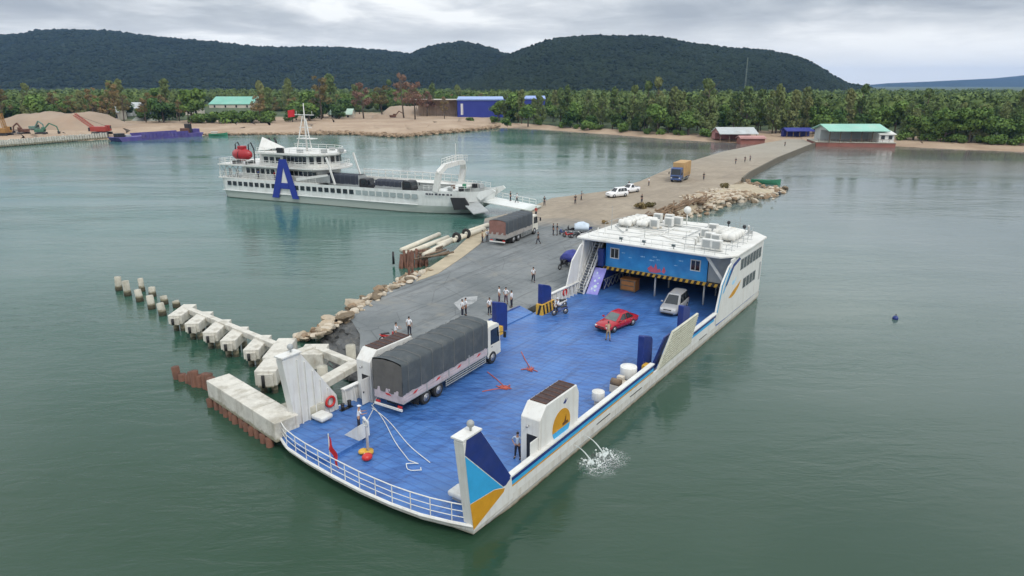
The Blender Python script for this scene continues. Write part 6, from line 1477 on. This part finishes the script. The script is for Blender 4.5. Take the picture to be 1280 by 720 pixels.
def house(name, px0, px1, pyb, pyt, depth, wall, roof, label, ridge=.3, rz=0, over=.4, wins=0, zb=1.6, open_=False, posts=False, cat='building', gable_front=False):
    a, b = at(px0, pyb, zb), at(px1, pyb, zb); L = (b-a).length; ht = topz(a, pyt) - zb
    root = empty(name, a, yaw(a, b) + rz, label, cat)
    he = ht*(1-ridge)
    if not open_: MB().box(0, L, 0, depth, -1.2, he).build('wall', wall, root)
    else:
        MB().box(0, L, depth*.6, depth, -.5, he).build('wall', wall, root)
        for i in range(max(4, int(L/4))+1):
            x = .2 + (L-.4)*i/max(4, int(L/4)); MB().box(x-.12, x+.12, .1, .34, -.6, he).build('post', WOOD, root)
    mb = MB(); 
    if ridge > 0:
        mb.prism([(-over, -over*1.5, he-.25), (-over, depth/2, ht), (-over, depth+over, he-.25), (-over, depth+over, he-.5), (-over, depth/2, ht-.3), (-over, -over*1.5, he-.5)], (L+2*over, 0, 0))
        mb.build('roof', roof, root)
        MB().prism([(.02, .05, he-.3), (.02, depth-.05, he-.3), (.02, depth/2, ht-.32)], (L-.04, 0, 0)).build('gable', wall, root)
    else: MB().box(-over, L+over, -over, depth+over, he, he+.4).build('roof', roof, root)
    for i in range(wins):
        x = L*(i+.5)/wins; w_ = MB().box(x-.7, x+.7, -.06, -.001, he*.35, he*.75).build('window', DGLASS, root); MB().box(x-.8, x+.8, -.1, -.061, he*.33, he*.35).build('sill', WHT, w_)
    return root
o = house('warehouse', 572, 634, 148, 121, 30, BWARE, mat('roof_pale_blue', (.25, .36, .6), .5, .1, .2), 'big dark blue warehouse with a pale white door behind the headland', .12)
MB().box(2.0, 3.6, -.08, -.001, 2.2, 9).build('door', WHT, o)
mb = MB()
for i in range(30): x = 1.0*i; mb.box(x, x+.12, -.14, -.081 if False else -.002, -.5, 12.0)
mb.build('wall_rib', BWARE, o)
house('warehouse', 655, 681, 146, 120, 26, BWARE, mat('roof_pale_blue2', (.22, .32, .6), .5, .1, .2), 'smaller dark blue building half hidden by trees right of the big warehouse', .12)
house('storage_shed', 521, 570, 147, 125, 14, mat('shed_tan', (.36, .27, .2), .8, .25, .3), mat('shed_roof', (.5, .47, .4), .6, .1, .2), 'long open shed with pale flat roof left of the big blue warehouse', 0, open_=True, over=1.0)
house('small_house', 411, 440, 149, 136, 9, CREAM, mat('pale_green_roof', (.42, .55, .46), .6, .1, .3), 'low house with pale green white roof on the headland', .5, wins=3)
house('depot', 262, 316, 137, 121, 34, CREAM, GRNR, 'wide building with mint green roof among the trees on the left', .55, wins=4)
huts = [(136, 150, 152, 133, GRYR, CREAM, 'rounded grey tent like hut, leftmost of the row behind the gravel heap'), (150, 158, 148, 131, GRYR, WHT, 'narrow white hut second in the hut row'), (161, 176, 147, 128, GRYR, GREYP, 'grey hut with patchy walls in the middle of the hut row'), (184, 198, 149, 131, GRYR, mat('hut_blue', (.15, .2, .24), .7), 'slate blue hut in the hut row, partly behind trees'), (200, 210, 149, 126, ROOFW, WHT, 'tall white hut at the right of the hut row'), (232, 250, 146, 130, GRYR, CREAM, 'pale hut nearly hidden by trees left of the mint green roof')]
for a, b, y, t_, r_, w_, lb in huts: house('hut', a, b, y, t_, 8, w_, r_, lb, .35, wins=2)
house('beach_restaurant', 900, 946, 174, 160, 12, mat('wall_rose', (.33, .16, .15), .8, .15, .3), GRYR, 'open beach restaurant with grey white roof and rose walls left of the causeway', .45, open_=True, zb=1.4)
o = house('beach_hut', 926, 956, 176.5, 170, 5, REDW, mat('roof_rose', (.4, .22, .2), .7, .15, .3), 'low rose red hut in front of the open beach restaurant', .3, zb=1.2)
house('market_stall', 983, 1016, 171, 160, 6, BLUET, BLUET, 'stall hung with dark blue tarpaulins at the landward end of the causeway', .25, open_=True, cat='stall')
# green roofed terminal on its red brown platform
pa_, pb_ = at(1020, 183, 0), at(1119, 184.5, 0); root = empty('platform', pa_, yaw(pa_, pb_), 'red brown walled platform standing in the water under the green roofed building', 'platform')
Lp = (pb_-pa_).length; MB().box(0, Lp, 0, 16, -1.5, 1.5).build('wall', REDW, root); MB().box(-.2, Lp+.2, -.2, 16, 1.5, 1.75).build('coping', CONCD, root)
mb = MB()
for i in range(int(Lp/2.2)): mb.box(.6+2.2*i, .68+2.2*i, -.1, -.02, 1.75, 2.65)
mb.box(0, Lp, -.1, -.02, 2.65, 2.75); mb.build('railing', RUST, root)
o = house('terminal', 1036, 1104, 177.5, 156, 13, GRYR, mat('mint_roof', (.24, .50, .40), .5, .1, .15, dirt=(.42, .46, .40), damt=.5, dscale=.2), 'long building with mint green roof and dark open front on the red brown platform', .3, open_=True, zb=1.75, over=1.2)
house('annex', 1098, 1117, 178, 164, 8, WHT, ROOFW, 'small white annex at the right end of the mint roofed building', .2, zb=1.75, wins=2)
# lattice mast behind the wood
MASTM = mat('mast_grey_green', (.16, .2, .18), .6)
p = at(931, 165, 2); h = topz(p, 70) - 2
mb = MB(); o = empty('radio_mast', (p.x+18, p.y+60, 2), 0, 'thin grey lattice radio mast rising above the wood', 'mast'); hh = topz((0, p.y+60), 72) - 2
for k in range(6): m_ = MB(); lattice(m_, (0, 0, hh*k/6), (0, 0, hh*(k+1)/6), .8 - .1*k, 5, .06); m_.build('section', MASTM, o)
for px, y0, lab in ((222, 152, 'pale post standing on the bare shore right of the huts'), (287, 149, 'pale post on the shore below the mint green roof')):
    p = gp_(px, y0); o = empty('lamp_post', p, 0, lab, 'post'); MB().tube([(0, 0, 0), (0, 0, 5.6)], [.14, .09], 7).build('pole', CREAM, o); MB().cb((.3, 0, 5.6), (.8, .2, .12)).build('lamp_head', GREYP, o)
# riprap along the small headland: hundreds of stones
mb = MB()
for i in range(900):
    x = random.uniform(255, 625); y = shore_y(x); q = random.random()
    big = 1.0 if x > 380 else .6
    p = at(x, y, 0); d = Vector((p.x, p.y, 0)).normalized(); p = p + d*random.uniform(-1.5, 7)*big; r_ = random.uniform(.35, 1.1)*big
    mb.ball((p.x, p.y, .1 + random.uniform(0, .9)*big), (r_*1.2, r_, r_*.8), 6, 4, .3)
for s_ in range(len(mb.sm)): mb.sm[s_] = False
tag(mb.build('riprap', mat('riprap_stone', (.30, .215, .14), .95, .3, .4, dirt=(.1, .07, .045), damt=.7, dscale=.3)), kind='stuff')

# ------------------------------------------------------------------ trees
def leafm(name, a, b, dry=(.16, .14, .05)):
    m = bpy.data.materials.new(name); m.use_nodes = True; t = m.node_tree; bs = t.nodes['Principled BSDF']
    tc = N(t, 'ShaderNodeTexCoord'); oi = N(t, 'ShaderNodeObjectInfo'); n = noise(t, tc.outputs['Object'], .45, 4, .65)
    c = mixc(t, ramp(t, n, [(.33, 0.0), (.67, 1.0)]), a, b); c = mixc(t, ramp(t, oi.outputs['Random'], [(.15, 0.0), (1, .75)]), c, dry); hs = N(t, 'ShaderNodeHueSaturation'); t.links.new(c, hs.inputs['Color']); t.links.new(mth(t, 'ADD', 1.0, mth(t, 'MULTIPLY', oi.outputs['Random'], .7)), hs.inputs['Value']); c = hs.outputs[0]
    t.links.new(c, bs.inputs['Base Color']); bs.inputs['Roughness'].default_value = .8; bs.inputs['Specular IOR Level'].default_value = .15
    return m
LB = leafm('leaf_broad', (.042, .088, .02), (.15, .22, .055), (.07, .11, .03)); LC = leafm('leaf_casuarina', (.05, .09, .032), (.145, .195, .07), (.12, .115, .05)); LRD = leafm('leaf_reddish', (.13, .075, .055), (.21, .125, .09), (.15, .11, .07)); LDK = leafm('leaf_dark', (.022, .055, .015), (.075, .13, .035), (.05, .08, .025)); LBR = leafm('leaf_bronze', (.09, .085, .035), (.17, .135, .06), (.16, .10, .05))
def leaves(lobes, n, s0, s1, droop=0.0, shell=.6):
    P_ = []; tot = sum(l[3]*l[4]*l[5] for l in lobes)
    mb = MB()
    for (cx, cy, cz, rx, ry, rz) in lobes:
        for _ in range(int(n*rx*ry*rz/tot)+1):
            d = RNG.normal(size=3); d /= np.linalg.norm(d); q = RNG.uniform(shell**3, 1)**(1/3)*RNG.uniform(.8, 1.12)
            p = Vector((cx+d[0]*rx*q, cy+d[1]*ry*q, cz+d[2]*rz*q)); s_ = RNG.uniform(s0, s1)
            nrm = Vector(d) + Vector(RNG.normal(size=3)*.6); nrm.normalize()
            a = nrm.cross(Vector(RNG.normal(size=3))).normalized()*s_; b = nrm.cross(a).normalized()*s_*RNG.uniform(.5, .9)
            if droop: b = b*.6 + Vector((0, 0, -s_*droop))
            mb.add([p-a-b*.3, p+b, p+a-b*.2, p-b*.9], [(0, 1, 2, 3)])
    return mb
def trunk(h, r_, limbs, lean=.06):
    mb = MB(); top = Vector((h*lean*random.uniform(-1, 1), h*lean*random.uniform(-1, 1), h))
    mb.tube([(0, 0, -.5), top*.35 + Vector((random.uniform(-.15, .15), random.uniform(-.15, .15), 0)), top*.7, top], [r_*1.25, r_, r_*.7, r_*.25], 7)
    for k in range(limbs):
        f = random.uniform(.3, .85); a = 6.28*k/limbs + random.uniform(-.4, .4); b = top*f; L = h*random.uniform(.22, .4)*(1.25-f)
        e = b + Vector((math.cos(a)*L, math.sin(a)*L, L*random.uniform(.6, 1.2))); m_ = b.lerp(e, .5) + Vector((0, 0, -.08*L))
        mb.tube([b, m_, e], [r_*.45, r_*.3, r_*.1], 5)
        e2 = m_ + (e-m_).cross(Vector((0, 0, 1)))*.6 + Vector((0, 0, L*.35)); mb.tube([m_, e2], [r_*.22, r_*.07], 4)
    return mb
def proto(kind, k):
    random.seed(100*k + len(kind)); 
    if kind == 'broad':
        h = random.uniform(8, 11); lob = [(random.uniform(-2.6, 2.6), random.uniform(-2.6, 2.6), h*random.uniform(.5, .95), random.uniform(1.5, 2.6), random.uniform(1.5, 2.6), random.uniform(1.2, 2.2)) for _ in range(9)] + [(0, 0, h*.62, 2.6, 2.6, 2.4)]
        return leaves(lob, 1500, .35, .75), trunk(h*.85, .26, 6), LB
    if kind == 'dark':
        h = random.uniform(7, 9); lob = [(random.uniform(-2.8, 2.8), random.uniform(-2.8, 2.8), h*random.uniform(.25, .9), random.uniform(1.5, 2.4), random.uniform(1.5, 2.4), random.uniform(1.2, 2.2)) for _ in range(10)]
        return leaves(lob, 1500, .35, .7), trunk(h*.8, .25, 6), LDK
    if kind == 'casuarina':
        h = random.uniform(14, 19); lob = []
        for i in range(22):
            f = random.uniform(.22, 1.0); a = random.uniform(0, 6.28); R_ = 3.3*(1.12-f)*random.uniform(.5, 1.1)
            lob.append((R_*math.cos(a), R_*math.sin(a), h*f, random.uniform(.9, 1.6), random.uniform(.9, 1.6), random.uniform(1.0, 1.8)))
        return leaves(lob, 2300, .25, .55, .6, .25), trunk(h, .24, 10, .03), LC
    if kind == 'thin':
        h = random.uniform(9, 13); lob = []
        for i in range(14):
            f = random.uniform(.45, 1.0); a = random.uniform(0, 6.28); R_ = 3.6*random.uniform(.2, 1.0)*(1.2-f*.6)
            lob.append((R_*math.cos(a), R_*math.sin(a), h*f, random.uniform(.7, 1.3), random.uniform(.7, 1.3), random.uniform(.5, 1.1)))
        return leaves(lob, 900, .2, .45, .3, .2), trunk(h*.95, .2, 9), LBR
    if kind == 'shrub':
        lob = [(random.uniform(-1.8, 1.8), random.uniform(-1.4, 1.4), random.uniform(.6, 2.2), random.uniform(.8, 1.5), random.uniform(.8, 1.5), random.uniform(.7, 1.3)) for _ in range(7)]
        return leaves(lob, 600, .25, .5), trunk(2.0, .12, 4), LB
KIND = {'broad': ('broadleaf_tree', 'tree'), 'dark': ('dark_tree', 'tree'), 'casuarina': ('casuarina_tree', 'tree'), 'thin': ('sparse_tree', 'tree'), 'shrub': ('shrub', 'shrub')}
TP = {}
for kd, n in (('broad', 4), ('dark', 3), ('casuarina', 4), ('thin', 3), ('shrub', 2)):
    for k in range(n):
        c, t_, lm = proto(kd, k); TP[kd, k] = (c.mesh('crown', lm, False), t_.mesh('trunk', BARK, False), n)
random.seed(77)
def tree(kd, loc, label, group=None, sc=1.0, lm=None, k=None):
    n = TP[kd, 0][2]; k = random.randrange(n) if k is None else k; cm, tm, _ = TP[kd, k]
    nm, cat = KIND[kd]; root = empty(nm, loc, random.uniform(0, 6.28), label, cat, group)
    q = sc*random.uniform(.9, 1.12); root.scale = (q*random.uniform(.9, 1.15), q*random.uniform(.9, 1.15), q)
    if lm:
        key = (cm.name, lm.name)
        if key not in TP: c = cm.copy(); c.materials.clear(); c.materials.append(lm); TP[key] = c
        cm = TP[key]
    for nm2, me in (('crown', cm), ('trunk', tm)):
        o = bpy.data.objects.new(nm2, me); col.objects.link(o); o.parent = root
    return root
def inland(px, d):
    p = at(px, shore_y(px), 0); u = Vector((p.x, p.y, 0)).normalized(); q = p + u*d
    return Vector((q.x, q.y, float(np.interp(d, ds, zs))-.15))
LT = {'broad': 'leafy green broadleaf tree in the belt behind the right hand beach', 'dark': 'dark dense tree in the belt behind the right hand beach', 'casuarina': 'tall feathery casuarina in the belt behind the right hand beach', 'shrub': 'low green shrub at the top of the right hand beach'}
LG_ = {'broad': 'broadleaf trees behind the beach', 'dark': 'dark trees behind the beach', 'casuarina': 'casuarinas behind the beach', 'shrub': 'shrubs at the beach top'}
def skip(px, d): return (893 < px < 965 and d < 30) or (1018 < px < 1122 and d < 24) or (965 <= px <= 1019 and d < 22) or (630 < px < 640 and False)
cnt = 0
tall = {652: 1.15, 700: 1.15, 735: 1.1, 765: 1.1, 790: 1.25, 808: 1.38, 820: 1.3, 845: 1.2, 880: 1.3, 915: 1.15, 930: 1.2, 968: 1.25, 988: 1.1, 1005: 1.05, 1130: .95, 1220: 1.0}
for px, s_ in tall.items(): tree('casuarina', inland(px, 20 if not skip(px, 20) else 34), LT['casuarina'], LG_['casuarina'], s_)
for i in range(190):
    px = random.uniform(618, 1400); d = 9 + 92*random.random()**1.5
    lim = np.interp(px, [618, 640, 700, 880, 1120, 1400], [30, 22, 10, 13, 17, 15])
    if d < lim: d = lim + random.uniform(0, 6)
    if skip(px, d): d = random.uniform(34, 60)
    kd = random.choices(['broad', 'dark', 'casuarina'], [3.4, 2.4, 5 if px < 1040 else 1.2])[0]
    tree(kd, inland(px, d), LT[kd], LG_[kd], random.uniform(.75, 1.1) if kd != 'casuarina' else random.uniform(.7, 1.12))
for i in range(46):
    px = random.uniform(640, 1400); lim = np.interp(px, [640, 700, 880, 1120, 1400], [20, 8.5, 11, 15, 13]); d = lim + random.uniform(-1, 5)
    if skip(px, d): continue
    tree('shrub', inland(px, d), LT['shrub'], LG_['shrub'], random.uniform(.7, 1.3))
LL = {'broad': 'leafy green tree of the wood behind the left shore', 'dark': 'dark tree of the wood behind the left shore', 'casuarina': 'tall feathery tree in the wood behind the left shore', 'thin': 'sparse bronze green tree in the wood behind the left shore'}
for i in range(112):
    px = random.uniform(-120, 640)
    d0 = np.interp(px, [-120, 130, 140, 215, 255, 330, 400, 470, 560, 640], [125, 105, 92, 80, 62, 60, 85, 190, 200, 110]); d = d0 + 75*random.random()**1.4
    if px > 572 and px < 640: d = max(d, 175)
    if 250 < px < 328: continue
    kd = random.choices(['broad', 'dark', 'casuarina', 'thin'], [3, 2.4, 3, 4])[0]
    tree(kd, inland(px, d), LL[kd], LL[kd].split(' of ')[0].split(' in ')[0] + 's left', random.uniform(1.0, 1.5))
spec = [('thin', 455, 150, 1.9, LRD, 'slender reddish tree left of the pair on the headland', 0), ('thin', 505, 149, 2.0, LRD, 'reddish brown tree, left one of the tall close pair on the headland', 1), ('thin', 519, 151, 2.1, LRD, 'tallest reddish tree of the close pair on the headland', 2),
        ('thin', 402, 151, 1.9, LBR, 'bronze tree behind the mast of the passenger ferry', 1), ('thin', 388, 148, 1.6, None, 'sparse green bronze tree left of the bronze one by the ferry mast', 2), ('dark', 424, 150, 1.15, LDK, 'dark slim tree rising behind the pale green roofed house', 0),
        ('thin', 478, 147, 1.7, None, 'small bare tree between the reddish trees on the headland', 2), ('thin', 534, 147, 1.6, LRD, 'leafless looking tree in front of the open shed', 0), ('thin', 556, 150, 1.0, LBR, 'small bronze tree at the right end of the open shed', 1), ('broad', 648, 153, 1.35, None, 'round bright green tree between the two blue buildings', 1), ('broad', 660, 157, 1.0, None, 'leafy tree right in front of the smaller blue building', 2), ('shrub', 588, 152, .8, None, 'small shrub at the foot of the big blue warehouse', 0),
        ('shrub', 618, 154, 1.1, None, 'green shrub by the right corner of the big blue warehouse', 1), ('shrub', 634, 157, 1.3, None, 'wide green shrub where the beach meets the headland', 0)]
for kd, px, py, sc_, lm, lb, k in spec: tree(kd, gp_(px, py), lb, None, sc_, lm, k)
for i in range(16): tree('shrub', inland(random.uniform(225, 335), random.uniform(62, 95)), 'green shrub on the left shore below the mint green roof', 'shrubs on the left shore', random.uniform(1.2, 2.0))
for px, py, sc_, lb in ((802, 262, .55, 'dark bush in the rocks left of the ferry roof antennas'), (812, 260, .5, 'bush on the rock heap to the right of its larger neighbour'), (905, 237, .5, 'low bush on the sandy rock spit'), (757, 281, .3, 'small dark bush on the dirt beside the ferry roof')): tree('shrub', at(px, py, QZ-.2), lb, None, sc_*.75, LBR)
